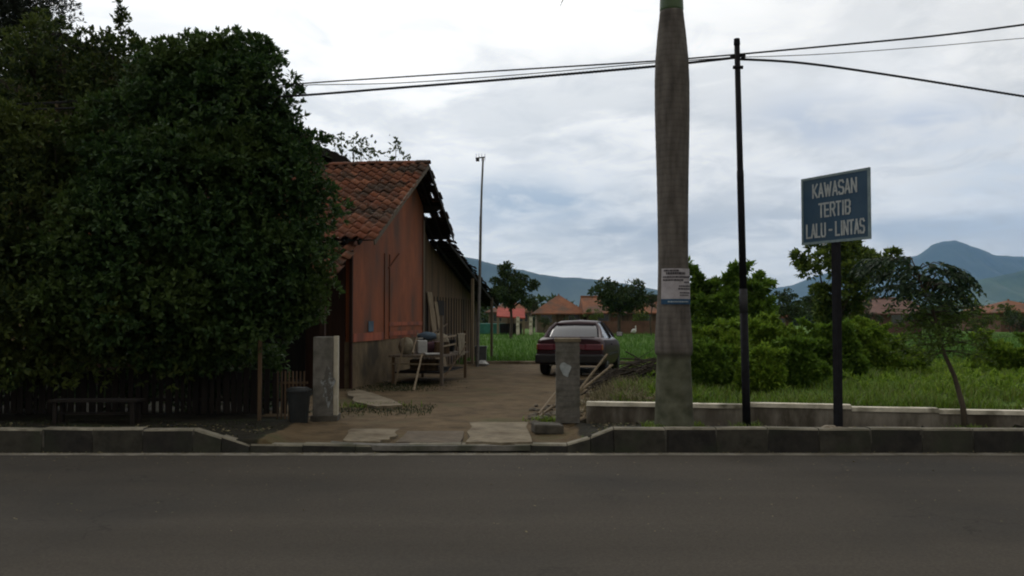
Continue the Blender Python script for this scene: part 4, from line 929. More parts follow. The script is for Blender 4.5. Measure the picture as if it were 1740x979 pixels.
# planks leaning on the side wall
for k, (y, lab) in enumerate(((6.6,'wider pale plank standing against the shaded side wall of the house'),(7.3,'narrow pale plank standing against the shaded side wall, farther from the road'))):
    A, B = hl(.18,y,.1), hl(-.12,y+.05,2.2-.25*k); o = MB().bar(A,B,.30-.10*k,.03).build('plank', M['wood_pale']); tag(o, lab, 'plank', 'planks leaning on the side wall')

# stall / rack with clutter
sx, sy = -2.42, 18.7
st = thing('bamboo_rack', 'rickety wooden rack table against the house side wall, piled with junk', 'rack', (-1.80,19.6,.1), R(-9))
MB().box((0,0,.60),(1.15,2.6,.04)).build('tabletop', M['wood_grey'], st)
for (x,y,h) in ((-.5,-1.2,.58),(-.5,1.2,.58),(.52,1.22,1.10)): MB().box((x,y,h/2),(.055,.055,h)).build('leg', M['wood_brown'], st)
MB().box((.55,-1.26,.72),(.065,.065,1.45)).build('leg', M['wood_grey'], st)
for (a,b_) in (((.52,-1.22,.98),(.52,1.25,1.02)),((.52,-1.22,.80),(.52,1.25,.83)),((-.55,-1.24,.44),(.6,-1.24,.44))): MB().bar(a,b_,.04,.03).build('rail', M['wood_pale'], st)
MB().box((0,0,.25),(1.0,2.2,.03)).build('shelf', M['wood_dark'], st)
MB().bar((-.42,-1.34,.0),(-.22,-1.28,1.0),.035).build('brace', M['wood_pale'], st)
SMx = Matrix.Translation((-1.80,19.6,.1)) @ Matrix.Rotation(R(-9),4,'Z')
def sl(x,y,z): return SMx @ Vector((x,y,z))
def prop(o, p, lab, cat, rz=0, grp=None): o.location = p; o.rotation_euler = (0,0,rz); return tag(o, lab, cat, grp)
root = thing('jerrycan', 'white plastic jerrycan standing on the junk rack', 'jerrycan', sl(-.05,-.6,.62), .4)
MB().box((0,0,.15),(.22,.16,.30)).build('can_body', M['plastic_white'], root, bevel=.03); MB().lathe([(.03,0),(.03,.05)],(.06,0,.30),10).build('spout', M['plastic_dark'], root)
MB().bar((-.08,0,.34),(.03,0,.34),.025).build('handle', M['plastic_white'], root)
prop(MB().blob((0,0,.13),(.26,.2,.14),3,8,.25).build('cloth_bundle', M['cloth_purple'], smooth=True), sl(.15,-.15,.62), 'dull purple cloth bundle lying on the junk rack', 'bundle')
prop(MB().blob((0,0,.17),(.16,.14,.2),5,8,.2).build('sack', M['sack'], smooth=True), sl(-.32,-.85,.62), 'small tan sack on the near corner of the junk rack', 'sack')
prop(MB().blob((0,0,.20),(.2,.18,.24),6,8,.2).build('sack', M['sack'], smooth=True), sl(.1,.5,.62), 'larger tan sack on the middle of the junk rack', 'sack')
root = thing('bucket', 'dark bucket at the back of the junk rack', 'bucket', sl(.2,.95,.62)); MB().lathe([(.11,0),(.15,.26),(.155,.27),(.14,.26),(.10,.03)], n=18).build('bucket_body', M['plastic_dark'], root)
MB().tube([(-.15,0,.26),(-.1,0,.36),(0,0,.41),(.1,0,.36),(.15,0,.26)],.006,6).build('handle', M['metal_pole'], root)
for k,(a,b_,lab) in enumerate((((-.5,-.2,.66),(.1,1.15,1.25),'longer grey stick lying aslant across the junk rack'),((-.1,-1.15,.66),(-.35,.2,1.05),'shorter pale stick lying aslant across the junk rack'),((.5,-.9,.12),(.62,.9,.78),'brown stick propped under the front rail of the junk rack'))):
    o = MB().tube([sl(*a), sl(*b_)], [.022,.016], 6).build('loose_stick', M[('wood_grey','wood_pale','wood_brown')[k]]); tag(o, lab, 'stick', 'sticks on the junk rack')
prop(MB().box((0,0,.13),(.30,.30,.26),taper=.9).build('carton', M['wood_brown'], bevel=.012), sl(.33,-.35,.62), 'brown carton at the yard side of the junk rack', 'carton', .3)
prop(MB().blob((0,0,.09),(.22,.17,.10),9,8,.3).build('cloth_bundle', M['cloth_blue'], smooth=True), sl(-.1,.05,.9), 'faded blue cloth bundle heaped above the purple one', 'bundle')
root = thing('wooden_crate', 'slatted wooden crate on the low shelf of the junk rack', 'crate', sl(0,-.5,.265)); mb = MB()
for z in (.04,.12,.20):
    for s in (-1,1): mb.box((0,s*.2,z),(.6,.015,.06)); mb.box((s*.3,0,z),(.015,.4,.06))
mb.box((0,0,.008),(.58,.38,.012)); mb.build('slats', M['wood_brown'], root)
for s in (-1,1):
    for q in (-1,1): MB().box((s*.28,q*.18,.12),(.03,.03,.23)).build('corner_block', M['wood_brown'], root)
o = MB().box((0,0,0),(.34,.55,.02)).build('light_board', M['plastic_white']); prop(o, sl(.30,-1.0,.645), 'flat pale board lying on the near edge of the junk rack', 'board', .2)
root = thing('washing_cloth', 'pale cloth hanging over the rail of the junk rack', 'cloth', sl(.56,.55,0), R(-9)); mb = MB(); V=[];n=12
for i in range(n+1):
    t = -.35+.7*i/n
    for j, (x,z) in enumerate(((.03,.55),(.028,.8),(.022,1.04),(-.022,1.045),(-.03,.75))): V.append((x+.012*math.sin(t*30+j), t, z))
mb.add(V, [(i*5+j,(i+1)*5+j,(i+1)*5+j+1,i*5+j+1) for i in range(n) for j in range(4)]); o = mb.build('drape', M['sack'], root); sd=o.modifiers.new('t','SOLIDIFY'); sd.thickness=.006
# leaning stick
A = atz(703,664,.1); B = at(717,602,18.0); o = MB().tube([A, Vector(A).lerp(Vector(B),.5), B],[.024,.022,.02],8).build('leaning_stick', M['wood_pale']); tag(o,'pale stick propped at an angle against the near end of the junk rack','stick')

# antenna pole
p = at(811,540,25.3); root = thing('antenna_mast', 'thin metal antenna mast rising beside the lean-to roof', 'antenna', (p[0],25.3,.1)); tz = at(821,268,25.3); dx = tz[0]-p[0]; H = tz[2]-.1
MB().tube([(0,0,0),(dx*.45,0,H*.45),(dx*.6,0,H*.72)],[.045,.042,.038],8).build('lower_mast', M['metal_pole'], root)
MB().tube([(dx*.6,0,H*.70),(dx*.75,0,H*.85),(dx,0,H)],[.034,.030,.026],8).build('upper_mast', M['metal_pole'], root)
MB().bar((dx-.22,0,H-.02),(dx+.06,0,H+.02),.03).build('boom', M['pole_grey'], root)
mb = MB()
for k,(x,l) in enumerate(((-.20,.20),(-.12,.26),(-.04,.32),(.05,.36))): mb.tube([(dx+x,-l/2,H),(dx+x,l/2,H)],.007,5); mb.tube([(dx+x,0,H-.1),(dx+x,0,H+.12)],.006,5)
mb.build('elements', M['pole_grey'], root); MB().box((dx-.16,0,H-.06),(.10,.08,.09)).build('junction_box', M['pole_grey'], root)

# second house behind the trees
h2 = thing('gabled_house', 'tall house with a weathered brown tile roof half hidden behind the big trees', 'house', (0,0,0))
A2, E2 = at(110,62,25), at(592,273,25); sl2 = (A2[2]-E2[2])/(E2[0]-A2[0]); WL = A2[0]-(E2[0]-A2[0])
yA, yB = 24.6, 33.0
rr2 = np.random.default_rng(6)
def slope_mesh(nm, xa, za, xb, zb_, par):
    n = 34; V = []; Fc = []; 
    for i in range(n):
        t0, t1 = i/n, (i+1)/n; o = len(V); j = rr2.normal()*.01
        for t, l in ((t0,.0),(t1,.05),(t1,0.01)):
            for y in (yA, yB): V.append((xa+(xb-xa)*t, y, za+(zb_-za)*t+l+j))
        Fc += [(o,o+1,o+3,o+2),(o+2,o+3,o+5,o+4)]
    return np_mesh(nm, np.array(V), np.array(Fc), M['tile_old'], par)
slope_mesh('roof_slope', A2[0], A2[2], E2[0], E2[2], h2); slope_mesh('roof_slope', A2[0], A2[2], WL, E2[2], h2)
MB().prism([(WL+.8,0),(E2[0]-.8,0),(E2[0]-.8,E2[2]+.1),(A2[0],A2[2]-.3),(WL+.8,E2[2]+.1)], yA+.6, yB-.4, 'y').build('walls', M['plaster'], h2)
for s, e in ((A2,E2),(A2,(WL,25,E2[2]))): MB().bar((s[0],yA-.02,s[2]-.10),(e[0],yA-.02,e[2]-.10),.03,.2).build('bargeboard', M['wood_dark'], h2)
for x in (-12,-9.4): f_ = MB().box((x,yA+.58,5.2),(1.2,.06,1.3)).build('window', M['wood_pale'], h2); MB().box((x,yA+.54,5.2),(1.0,.02,1.1)).build('pane', M['window_dark'], f_)

# shrub behind the ridge: bare twigs with leaf tufts
root = thing('tall_shrub', 'tall sparse shrub whose leafy tips show above the roof ridge', 'shrub', (at(625,0,26)[0],26,0)); bx = at(625,0,26)[0]
mb = MB(); r = np.random.default_rng(77); V_, F_ = [], []
for (px,py) in ((568,240),(580,237),(583,258),(602,238),(600,256),(615,244),(612,254),(628,262),(626,250),(673,243),(675,256),(664,270),(688,266),(640,270),(606,272)):
    t = at(px,py,26); tip = Vector((t[0]-bx,0+r.normal()*.15,t[2])); b_ = Vector((tip.x*.35, 0, 3.2)); m1 = Vector((tip.x*.95,tip.y,tip.z-.8))
    mb.tube([b_, b_.lerp(m1,.6), m1, tip],[.03,.02,.012,.006],5); P = np.array(tip)+r.normal(size=(15,3))*np.array([.10,.08,.10]); V,Fc = leaf_geo(P, unit(r.normal(size=(15,3))+[0,0,.4]), r.uniform(.12,.2,15), .085, .15, r); add_leaves(V_,F_,V,Fc)
mb.tube([(0,0,0),(0.05,0,1.6),(0,0,3.3)],[.09,.07,.05],8)
mb.build('stems', M['twig'], root); np_mesh('leaves', np.concatenate(V_), np.concatenate(F_), M['leafFar'], root)

# ------------------------------------------------------------------ car
car = thing('parked_car', 'dark maroon saloon car parked in the dirt yard, seen from behind', 'car', (1.36,21.05,.10), R(-13))
# local: y forward from the rear bumper, x right
def loft(stations, closed_ends=True):
    vs = []; fs = []; n = len(stations[0][1])
    for y, ring in stations: vs += [(x,y,z) for x,z in ring]
    for i in range(len(stations)-1):
        for k in range(n): k2=(k+1)%n; fs.append((i*n+k,(i+1)*n+k,(i+1)*n+k2,i*n+k2))
    if closed_ends: fs.append(tuple(range(n))); fs.append(tuple((len(stations)-1)*n+k for k in range(n-1,-1,-1)))
    mb = MB(); mb.add(vs, fs); return mb
def ring(w, zb_, zt_, crown=.03, tuck=.06):
    hw = w/2; return [(-hw+tuck,zb_),(-hw,zb_+.14),(-hw,zt_-.18),(-hw+.03,zt_-.05),(-hw+.10,zt_),(-hw*.5,zt_+crown*.8),(0,zt_+crown),(hw*.5,zt_+crown*.8),(hw-.10,zt_),(hw-.03,zt_-.05),(hw,zt_-.18),(hw,zt_-.0-(zt_-zb_)+.14),(hw-tuck,zb_)]
Wc = 1.66
o = loft([(.06,ring(Wc-.12,.34,.86)),(.12,ring(Wc-.04,.30,.90)),(.45,ring(Wc,.26,.92)),(1.0,ring(Wc,.24,.90)),(2.0,ring(Wc,.22,.88)),(2.9,ring(Wc,.22,.87)),(3.6,ring(Wc-.02,.24,.80)),(4.05,ring(Wc-.10,.28,.70)),(4.22,ring(Wc-.28,.32,.60))]).build('body', M['carpaint'], car, smooth=False); o.data.polygons.foreach_set('use_smooth',[True]*len(o.data.polygons))
bv=o.modifiers.new('b','EDGE_SPLIT'); bv.split_angle=R(40)
def gring(wb, wt, zb_, zt_): return [(-wb/2,zb_),(-wt/2,zt_-.02),(-wt/2+.06,zt_),(0,zt_+.015),(wt/2-.06,zt_),(wt/2,zt_-.02),(wb/2,zb_)]
# glasshouse: dark glass hull
o = loft([(.50,gring(1.34,1.24,.86,.895)),(.78,gring(1.46,1.16,.86,1.09)),(1.10,gring(1.50,1.06,.86,1.25)),(1.45,gring(1.52,1.02,.86,1.30)),(2.3,gring(1.52,1.02,.86,1.29)),(2.75,gring(1.50,1.10,.86,1.12)),(3.20,gring(1.44,1.34,.86,.88))]).build('windows', M['carglass'], car, smooth=True)
bv=o.modifiers.new('b','EDGE_SPLIT'); bv.split_angle=R(35)
o = loft([(1.05,[(-.525,1.225),(-.44,1.262),(0,1.283),(.44,1.262),(.525,1.225),(0,1.22)]),(1.42,[(-.525,1.275),(-.43,1.318),(0,1.338),(.43,1.318),(.525,1.275),(0,1.27)]),(1.9,[(-.525,1.28),(-.43,1.322),(0,1.343),(.43,1.322),(.525,1.28),(0,1.27)]),(2.3,[(-.525,1.265),(-.43,1.308),(0,1.328),(.43,1.308),(.525,1.265),(0,1.26)]),(2.42,[(-.525,1.22),(-.45,1.262),(0,1.28),(.45,1.262),(.525,1.22),(0,1.21)])]).build('roof_panel', M['carpaint'], car, smooth=True)
for s in (-1,1):
    mb = MB(); mb.tube([(s*.695,.50,.88),(s*.655,.72,1.03),(s*.60,.92,1.15),(s*.50,1.14,1.262)],[.05,.045,.042,.035],6); mb.build('rear_pillar', M['carpaint'], car)
    MB().bar((s*.757,2.0,.88),(s*.52,2.0,1.285),.05,.06).build('door_pillar', M['carblack'], car)
    MB().bar((s*.70,3.12,.90),(s*.52,2.42,1.25),.05,.05).build('front_pillar', M['carpaint'], car)
    MB().box((s*.58,.052,.70),(.40,.07,.15)).build('taillight', M['taillight'], car, bevel=.02)
    MB().box((s*.765,.13,.70),(.07,.2,.13)).build('indicator', M['amber'], car, bevel=.015)
    mr_ = MB().box((s*.90,2.82,.97),(.17,.09,.12)).build('door_mirror', M['carblack'], car, bevel=.03); MB().box((s*.90,2.772,.97),(.14,.006,.095)).build('mirror_glass', M['chrome'], mr_)
    MB().box((s*.832,1.55,.74),(.02,.14,.03)).build('door_handle', M['carblack'], car)
    MB().box((s*.55,4.20,.56),(.3,.06,.13)).build('headlight', M['chrome'], car, bevel=.02)
    MB().box((s*.826,2.0,.50),(.02,2.0,.05)).build('side_strip', M['carblack'], car)
MB().box((0,.048,.70),(.76,.05,.13)).build('centre_reflector', M['taillight'], car, bevel=.01)
MB().box((0,.03,.42),(1.64,.20,.22)).build('rear_bumper', M['carblack'], car, bevel=.04)
MB().box((0,4.2,.40),(1.5,.16,.2)).build('front_bumper', M['carblack'], car, bevel=.04)
MB().box((0,.02,.585),(.42,.012,.11)).build('number_plate', M['plate'], car)
MB().box((0,.075,.935),(1.2,.05,.02)).build('boot_lip', M['carpaint'], car)
MB().tube([(-.45,-.02,.27),(-.45,.3,.27)],.025,8).build('exhaust', M['metal_pole'], car)
MB().bar((-.1,.62,.975),(.25,.80,1.075),.02,.015).build('rear_wiper', M['carblack'], car)
MB().box((0,2.1,.29),(1.4,3.2,.10)).build('underbody', M['carblack'], car)
for (x,y) in ((-.72,.80),(.72,.80),(-.72,3.35),(.72,3.35)):
    wh = bpy.data.objects.new('wheel', None); COL.objects.link(wh); wh.parent = car; wh.location = (x,y,.29); wh.rotation_euler = (0,R(90),0)
    MB().lathe([(.17,-.10),(.27,-.10),(.29,-.07),(.29,.07),(.27,.10),(.17,.10)], n=28).build('tyre', M['tyre'], wh, smooth=False)
    MB().lathe([(.02,-.105),(.12,-.09),(.168,-.103),(.168,.103),(.12,.09),(.02,.105)], n=20).build('rim', M['rim'], wh)

# ------------------------------------------------------------------ far houses
def house_hip(name, label, x0_, x1_, y0, y1, hw, hr, wallm, roofm, group='village houses across the field', gable=False, wins=2, door=True):
    root = thing(name, label, 'house', ((x0_+x1_)/2,(y0+y1)/2,0), 0, group); w2, d2 = (x1_-x0_)/2, (y1-y0)/2
    MB().box((0,0,hw/2-.2),(2*w2,2*d2,hw+.4)).build('walls', wallm, root)
    e = .5; r_ = min(w2,d2)*.98; a = w2+e; b_ = d2+e; z = hw-.12
    if gable: rv = [(-a,0,hr),(a,0,hr)]
    else: rv = [(-max(w2-r_,.05),0,hr),(max(w2-r_,.05),0,hr)]
    mb = MB(); mb.add([(-a,-b_,z),(a,-b_,z),(a,b_,z),(-a,b_,z)]+rv+[(-a,-b_,z-.12),(a,-b_,z-.12),(a,b_,z-.12),(-a,b_,z-.12)], [(0,1,5,4),(1,2,5),(2,3,4,5),(3,0,4),(6,7,1,0),(7,8,2,1),(8,9,3,2),(9,6,0,3),(9,8,7,6)])
    mb.build('roof', roofm, root)
    mb = MB(); mb.tube([(rv[0][0],0,hr+.02),(rv[1][0],0,hr+.02)],.12,6); mb.build('ridge_tiles', roofm, root)
    n = wins+(1 if door else 0)
    for i in range(n):
        x = -w2+2*w2*(i+.7)/(n+.4)
        if door and i == n//2: MB().box((x,-d2-.02,1.0),(.9,.08,2.0)).build('door', M['wood_brown'], root)
        else:
            f_ = MB().box((x,-d2-.02,1.5),(1.3,.08,1.2)).build('window', M['wood_pale'], root); MB().box((x,-d2-.065,1.5),(1.1,.02,1.0)).build('pane', M['window_dark'], f_)
    return root
def hx(px, Y): return (px-870)/F*Y
house_hip('village_house', 'tan walled house with orange hipped roof behind the parked car', hx(912,88), hx(992,88), 88, 94, 2.05, 3.85, M['wall_tan'], M['tile_far'])
house_hip('village_house', 'long brick house with orange roof behind the spreading field tree', hx(1000,86), hx(1122,86), 86, 93, 2.1, 3.6, M['wall_brick'], M['tile_far'], gable=True)
house_hip('village_house', 'orange roofed brick house partly hidden behind the utility pole bushes', hx(1255,80), hx(1340,80), 80, 86, 1.7, 2.7, M['wall_brick'], M['tile_far'])
house_hip('village_house', 'bare brick house seen through the sapling and road sign', hx(1484,76), hx(1566,76), 76, 83, 2.0, 3.2, M['wall_pink'], M['wall_pink'], gable=True, wins=1, door=False)
house_hip('village_house', 'low dark roofed house between the sapling crown and the red roofed house', hx(1655,105), hx(1712,105), 105, 110, 1.9, 3.1, M['wall_tan'], M['wood_brown'])
house_hip('village_house', 'red tile roofed house cut by the photo edge under the volcano', hx(1700,92), hx(1800,92), 92, 100, 2.2, 3.4, M['wall_brick'], M['tile_far'])
house_hip('village_house', 'pinkish roofed house behind the dark tree next to the lean-to', hx(830,120), hx(905,120), 120, 126, 2.4, 4.0, M['wall_tan'], M['tile_far'])
# boundary wall and stall shelter across the field
o = MB().box((0,0,.55),(hx(1130,80)-hx(985,80),.2,1.3)).build('brick_boundary_wall', M['wall_brick']); tag(prop(o, ((hx(1130,80)+hx(985,80))/2,80,0),'low brick boundary wall across the rice field','wall'),'low brick boundary wall across the rice field','wall')
root = thing('field_shelter', 'open shelter with red roof and pale posts across the rice field', 'shelter', (hx(868,75),76,0))
w_ = hx(893,75)-hx(845,75)
mb = MB(); mb.add([(-w_/2,-1.4,1.65),(w_/2,-1.4,1.5),(w_/2,1.4,2.3),(-w_/2,1.4,2.4),(-w_/2,-1.4,1.55),(w_/2,-1.4,1.4),(w_/2,1.4,2.2),(-w_/2,1.4,2.3)],[(0,1,2,3),(7,6,5,4),(0,4,5,1),(1,5,6,2),(2,6,7,3),(3,7,4,0)]); mb.build('roof', M['tile_red'], root)
for x in (-w_/2+.1, w_/2-.1):
    for y in (-1.2,1.2): MB().box((x,y,.75),(.16,.16,1.5 if y<0 else 2.2)).build('post', M['wood_pale'], root)
MB().box((0,1.0,.5),(w_*.8,.08,1.0)).build('back_board', M['wood_dark'], root)
o = MB().box((0,0,.5),(hx(868,78)-hx(816,78),1.2,1.0),taper=.92).build('green_tarp_cover', M['green_tarp'], bevel=.08); tag(o,'green tarpaulin covered heap next to the red roofed shelter','tarpaulin'); o.location=(hx(836,78),79,0)
for i,(px,lab) in enumerate(((880,'pale concrete post at the field edge closest to the red shelter'),(902,'pale concrete post at the field edge in front of the tan house'))): o = MB().box((0,0,.8),(.28,.2,1.6)).build('field_post', M['wall_cap']); tag(o,lab,'post','posts at the field edge'); o.location=(hx(px,74),74,0)
# egret
root = thing('white_bird', 'small white long-necked bird standing at the far side of the rice field', 'bird', (hx(1077,72),72,.02), R(30))
mb = MB(); mb.blob((0,0,.42),(.24,.13,.17),1,8,.05); mb.tube([(.14,0,.48),(.20,0,.62),(.15,0,.74),(.19,0,.82)],[.07,.045,.035,.04],8); mb.tube([(-.12,0,.42),(-.34,0,.30)],[.09,.02],8); mb.build('bird_body', M['feather'], root, smooth=True)
MB().tube([(.20,0,.82),(.33,0,.80)],[.02,.004],6).build('beak', M['beak'], root)
for s in (-1,1): MB().tube([(0,s*.05,.32),(.03,s*.05,.16),(0,s*.05,.0)],.011,5).build('leg', M['pole_black'], root)

# ------------------------------------------------------------------ far trees
def irregular(n, seed, wx=1.0, wz=.9, lo=.22, hi=.42, low=0.0):
    def f(R0, cz_):
        q = np.random.default_rng(seed); out = [(0,0,cz_-.1*R0,R0*.5*wx,R0*.5,R0*.5*wz)]
        for i in range(n):
            u = unit(q.normal(size=(1,3)))[0]*q.uniform(.45,.85); k = q.uniform(lo,hi)
            out.append((u[0]*R0*wx, u[1]*R0*.7, max(cz_+u[2]*R0*wz, .2)+low, k*R0*q.uniform(.8,1.3), k*R0, k*R0*q.uniform(.7,1.3)))
        return out
    return f
def far_tree(label, px, py, rpx, Y, material, seed, n=900, k=5, L0=None, squash=.8, trunk=True, group='trees across the field', top_shapes='irr', cat='tree', name='field_tree', inner=.25):
    r = np.random.default_rng(seed); s = Y/F; c = at(px,py,Y); R0 = rpx*s
    root = thing(name, label, cat, (c[0],Y,0), 0, group); cz_ = c[2]
    if top_shapes == 'irr': top_shapes = irregular(12, seed, 1.0, squash, .18, .42)
    bl_ = top_shapes(R0, cz_) if top_shapes else [(0,0,cz_,R0*.75,R0*.7,R0*squash*.8),(-.5*R0,.1,cz_-.1*R0,R0*.5,R0*.5,R0*.42),(.5*R0,-.1,cz_-.05*R0,R0*.5,R0*.5,R0*.45),(.1*R0,.1*R0,cz_+.35*R0,R0*.42,R0*.4,R0*.38)]
    mb = MB(); limbs(mb, (0,0,0), bl_, max(.05,R0*.06), r, trunk_top=(r.normal()*.05,0,max(.3,cz_-R0*squash*.9))); mb.build('trunk', M['trunk'], root)
    P, U = clump_pts(bl_, int(n*1.15), r, max(26, n//28), R0*(.20 if n < 1400 else .17), .05); L_ = L0 or R0*.11
    if cat == 'bush' and n > 1000:
        for q in range(30):
            a = r.uniform(0,6.28); b1_ = bl_[r.integers(0,len(bl_))]; A_ = np.array(b1_[:3]); h_ = R0*r.uniform(.45,.95); dr_ = np.array([math.cos(a)*.55, math.sin(a)*.4, 1.0])*h_
            t = r.uniform(.15,1,30)[:,None]; Pq = A_ + dr_*t + np.array([math.cos(a)*.35*h_,0,-.25*h_])*t*t + r.normal(size=(30,3))*R0*.035; P = np.concatenate([P,Pq]); U = np.concatenate([U, unit(r.normal(size=(30,3))+dr_/h_)])
    V, Fc = rosettes(P, U, k, L_, L_*.5, r); np_mesh('crown', V, Fc, material, root); return root
far_tree('dark rounded tree across the field next to the antenna mast', 868, 492, 46, 62, M['leafFar'], 1, 1500)
far_tree('spreading tree with visible forked limbs across the field, right of the car', 1052, 507, 52, 70, M['leafFar'], 2, 1300, squash=.55)
far_tree('small dense tree across the field almost touching the palm trunk', 1106, 508, 20, 74, M['leafFar'], 3, 500)
far_tree('small pale green tree between the dark rounded tree and the tan house', 905, 520, 22, 90, M['leafFar'], 4, 500)
far_tree('tall feathery bush tree right behind the palm trunk', 1212, 535, 66, 26, M['leafBushD'], 5, 1700, k=7, L0=.20, top_shapes=irregular(16,5,.75,1.05,.14,.3), cat='bush', group='bushes on the grass bank')
far_tree('tall feathery bush behind the utility pole', 1272, 525, 52, 27, M['leafBushD'], 6, 1300, k=7, L0=.20, top_shapes=irregular(12,6,.85,1.0,.14,.3), cat='bush', group='bushes on the grass bank')
# tree behind the sign
def signtree(R0, cz_): return irregular(9,4,.62,1.0,.12,.24)(R0,cz_)[1:] + [(0,0,cz_,R0*.42,R0*.5,R0*.9),(-.45*R0,0,cz_+.55*R0,R0*.35,R0*.35,R0*.32),(.35*R0,0,cz_+.5*R0,R0*.5,R0*.4,R0*.40),(.15*R0,0,cz_+.85*R0,R0*.28,R0*.28,R0*.28),(.95*R0,.1,cz_+.42*R0,R0*.48,R0*.4,R0*.25),(-.1*R0,0,cz_-.7*R0,R0*.45,R0*.4,R0*.5)]
far_tree('tall olive green tree rising behind the blue road sign', 1425, 485, 82, 34, M['leafOlive'], 9, 1500, k=7, L0=.22, top_shapes=signtree, group=None)
far_tree('small tree across the field peeping over the bushes beside the road sign tree', 1345, 522, 34, 60, M['leafFar'], 10, 700)
far_tree('round dark tree left of the brick house seen below the road sign', 1392, 520, 36, 55, M['leafFar'], 11, 800)
far_tree('low tree between brick house and low dark roofed house', 1620, 530, 34, 85, M['leafOlive'], 12, 700)
far_tree('small tree before the red tile roofed house at the photo edge', 1716, 535, 22, 88, M['leafOlive'], 13, 500)
# vine-covered bushes on the bank
for i, (px,py,rp,Y_,m_,lab) in enumerate([(1228,590,56,15.5,'leafBush','bright green creeper mound between palm and utility pole'),(1300,575,52,17.5,'leafBush','bright green bushy mound behind the utility pole'),
      (1350,607,42,15.0,'leafBushD','darker low bush mound between utility pole and sign post'),(1405,590,50,17.0,'leafBushD','broad dark green bush directly behind the sign post'),
      (1455,575,44,19.0,'leafBush','leafy bush just past the sign post'),(1190,610,40,14.2,'leafBushD','low dark bush tucked beside the palm trunk'),
      (1530,610,40,19.0,'leafBush','low weedy mound left of the sapling stem'),(1690,605,46,20.0,'leafBush','low weedy mound right of the sapling stem'),(1290,620,34,13.8,'leafBush','small bright weed clump closest to the utility pole'),
      (1810,600,60,19.0,'leafBushD','low bush beyond the photo edge side of the bank')]):
    ir = irregular(13, 100+i, 1.25, .75, .14, .34)
    def mound(R0, cz_, ir=ir): return ir(R0, cz_) + [(.1*R0,0,cz_-.55*R0,R0*1.2,R0*.8,R0*.5)]
    far_tree(lab, px, py+7, rp*.88, Y_, M[m_], 50+i, 3000, k=7, L0=.11, top_shapes=mound, cat='bush', name='bush', group='bushes on the grass bank', inner=.35)
for i,(px,py,rp,Y_,m_,lab) in enumerate([(1005,548,20,84,'leafOlive','low bush before the brick house right of the parked car'),(1088,545,22,82,'leafOlive','low bush before the brick house close to the palm trunk'),(968,548,15,84,'leafFar','low bush before the tan house above the car roof'),
   (1660,545,30,80,'leafOlive','low bush before the low dark roofed house'),(1735,548,26,86,'leafFar','low bush under the red tile roofed house'),(1590,540,28,74,'leafFar','low bush beside the bare brick house, sapling side'),(1470,540,26,72,'leafFar','low bush beside the bare brick house, sign side'),(925,548,12,84,'leafFar','small bush at the tan house corner')]):
    far_tree(lab, px, py, rp, Y_, M[m_], 200+i, 420, k=5, cat='bush', name='bush', group='bushes before the village houses')
# far wood and village trees reading as one mass
r = np.random.default_rng(90); P_, U_ = [], []
for i in range(170):
    px = r.uniform(-500, 2300); Y_ = r.uniform(135, 260); c = hx(px, Y_); h = r.uniform(2.0,4.6); rad = r.uniform(3,6)
    P, U = crown_pts([(c,Y_,h*.45,rad,rad,h*.55)], 130, r, .1, 0.0); P_.append(P); U_.append(U)
P, U = np.concatenate(P_), np.concatenate(U_); V, Fc = rosettes(P, U, 4, 1.1, .7, r)
tag(np_mesh('treeline', V, Fc, M['leafFar']), 'distant band of trees behind the village across the field', 'woods', kind='stuff')

# ------------------------------------------------------------------ grass
def blades(name, x, y, z, h, wdt, lean, material, label, cat, seed):
    r = np.random.default_rng(seed); n = len(x); a = r.uniform(0,6.28,n); d = np.stack([np.cos(a),np.sin(a),0*a],1); up = np.array([0,0,1.])
    P = np.stack([x,y,z-.02],1); h = h[:,None]; l = (lean*r.uniform(.3,1.3,n))[:,None]; s = np.stack([-np.sin(a),np.cos(a),0*a],1)*wdt
    mid = P+up*h*.6+d*l*h*.35; tip = P+up*h*(1-.2*l)+d*l*h
    V = np.stack([P-s, P+s, mid+s*.8, tip, mid-s*.8],1).reshape(-1,3); b_ = np.arange(n)[:,None]*5
    F4 = b_+np.array([0,1,2]); F5 = b_+np.array([0,2,4]); F6 = b_+np.array([4,2,3])
    o = np_mesh(name, V, np.concatenate([F4,F5,F6],0), material); return tag(o, label, cat, kind='stuff')
r = np.random.default_rng(60)
def gh(x,y): return ground_h(x,y)
# bank grass behind the wall
n = 70000; y = 11+ (r.random(n)**1.5)*19; x = r.uniform(1.0,1,n)*0 + .9 + r.random(n)*(y*.62+1.5)
k = (y > wall_y(x)+.09) & (x > .95+.14*(y-11.6)+.35); x, y = x[k], y[k]
hh = r.uniform(.07,.24,len(x))*(1+.8*n2d(x,y,1.4)); hh = np.where(y < wall_y(x)+.4, hh*.55, hh)
blades('grass', x, y, gh(x,y), np.maximum(hh,.03), .007+.0*x[0], .7, M['grassN'], 'rough bright grass on the bank behind the low wall', 'grass', 61)
n = 5000; y = 12.6+ (r.random(n)**1.2)*11; x = 1.6 + r.random(n)*(y*.62+.5); hm_ = np.clip(n2d(x,y,.8)*.40+.08, 0, .38); k = (hm_ > .03)&(x > .95+.14*(y-11.6)+.9); x,y,hm_ = x[k],y[k],hm_[k]
P = np.stack([x,y,gh(x,y)+hm_*r.random(len(x))**.5],1); V, Fc = rosettes(P, unit(r.normal(size=P.shape)*.5+[0,-.2,.8]), 6, .10, .035, r)
tag(np_mesh('undergrowth', V, Fc, M['leafBush']), 'leafy creeping undergrowth spreading over the grass bank', 'undergrowth', kind='stuff')
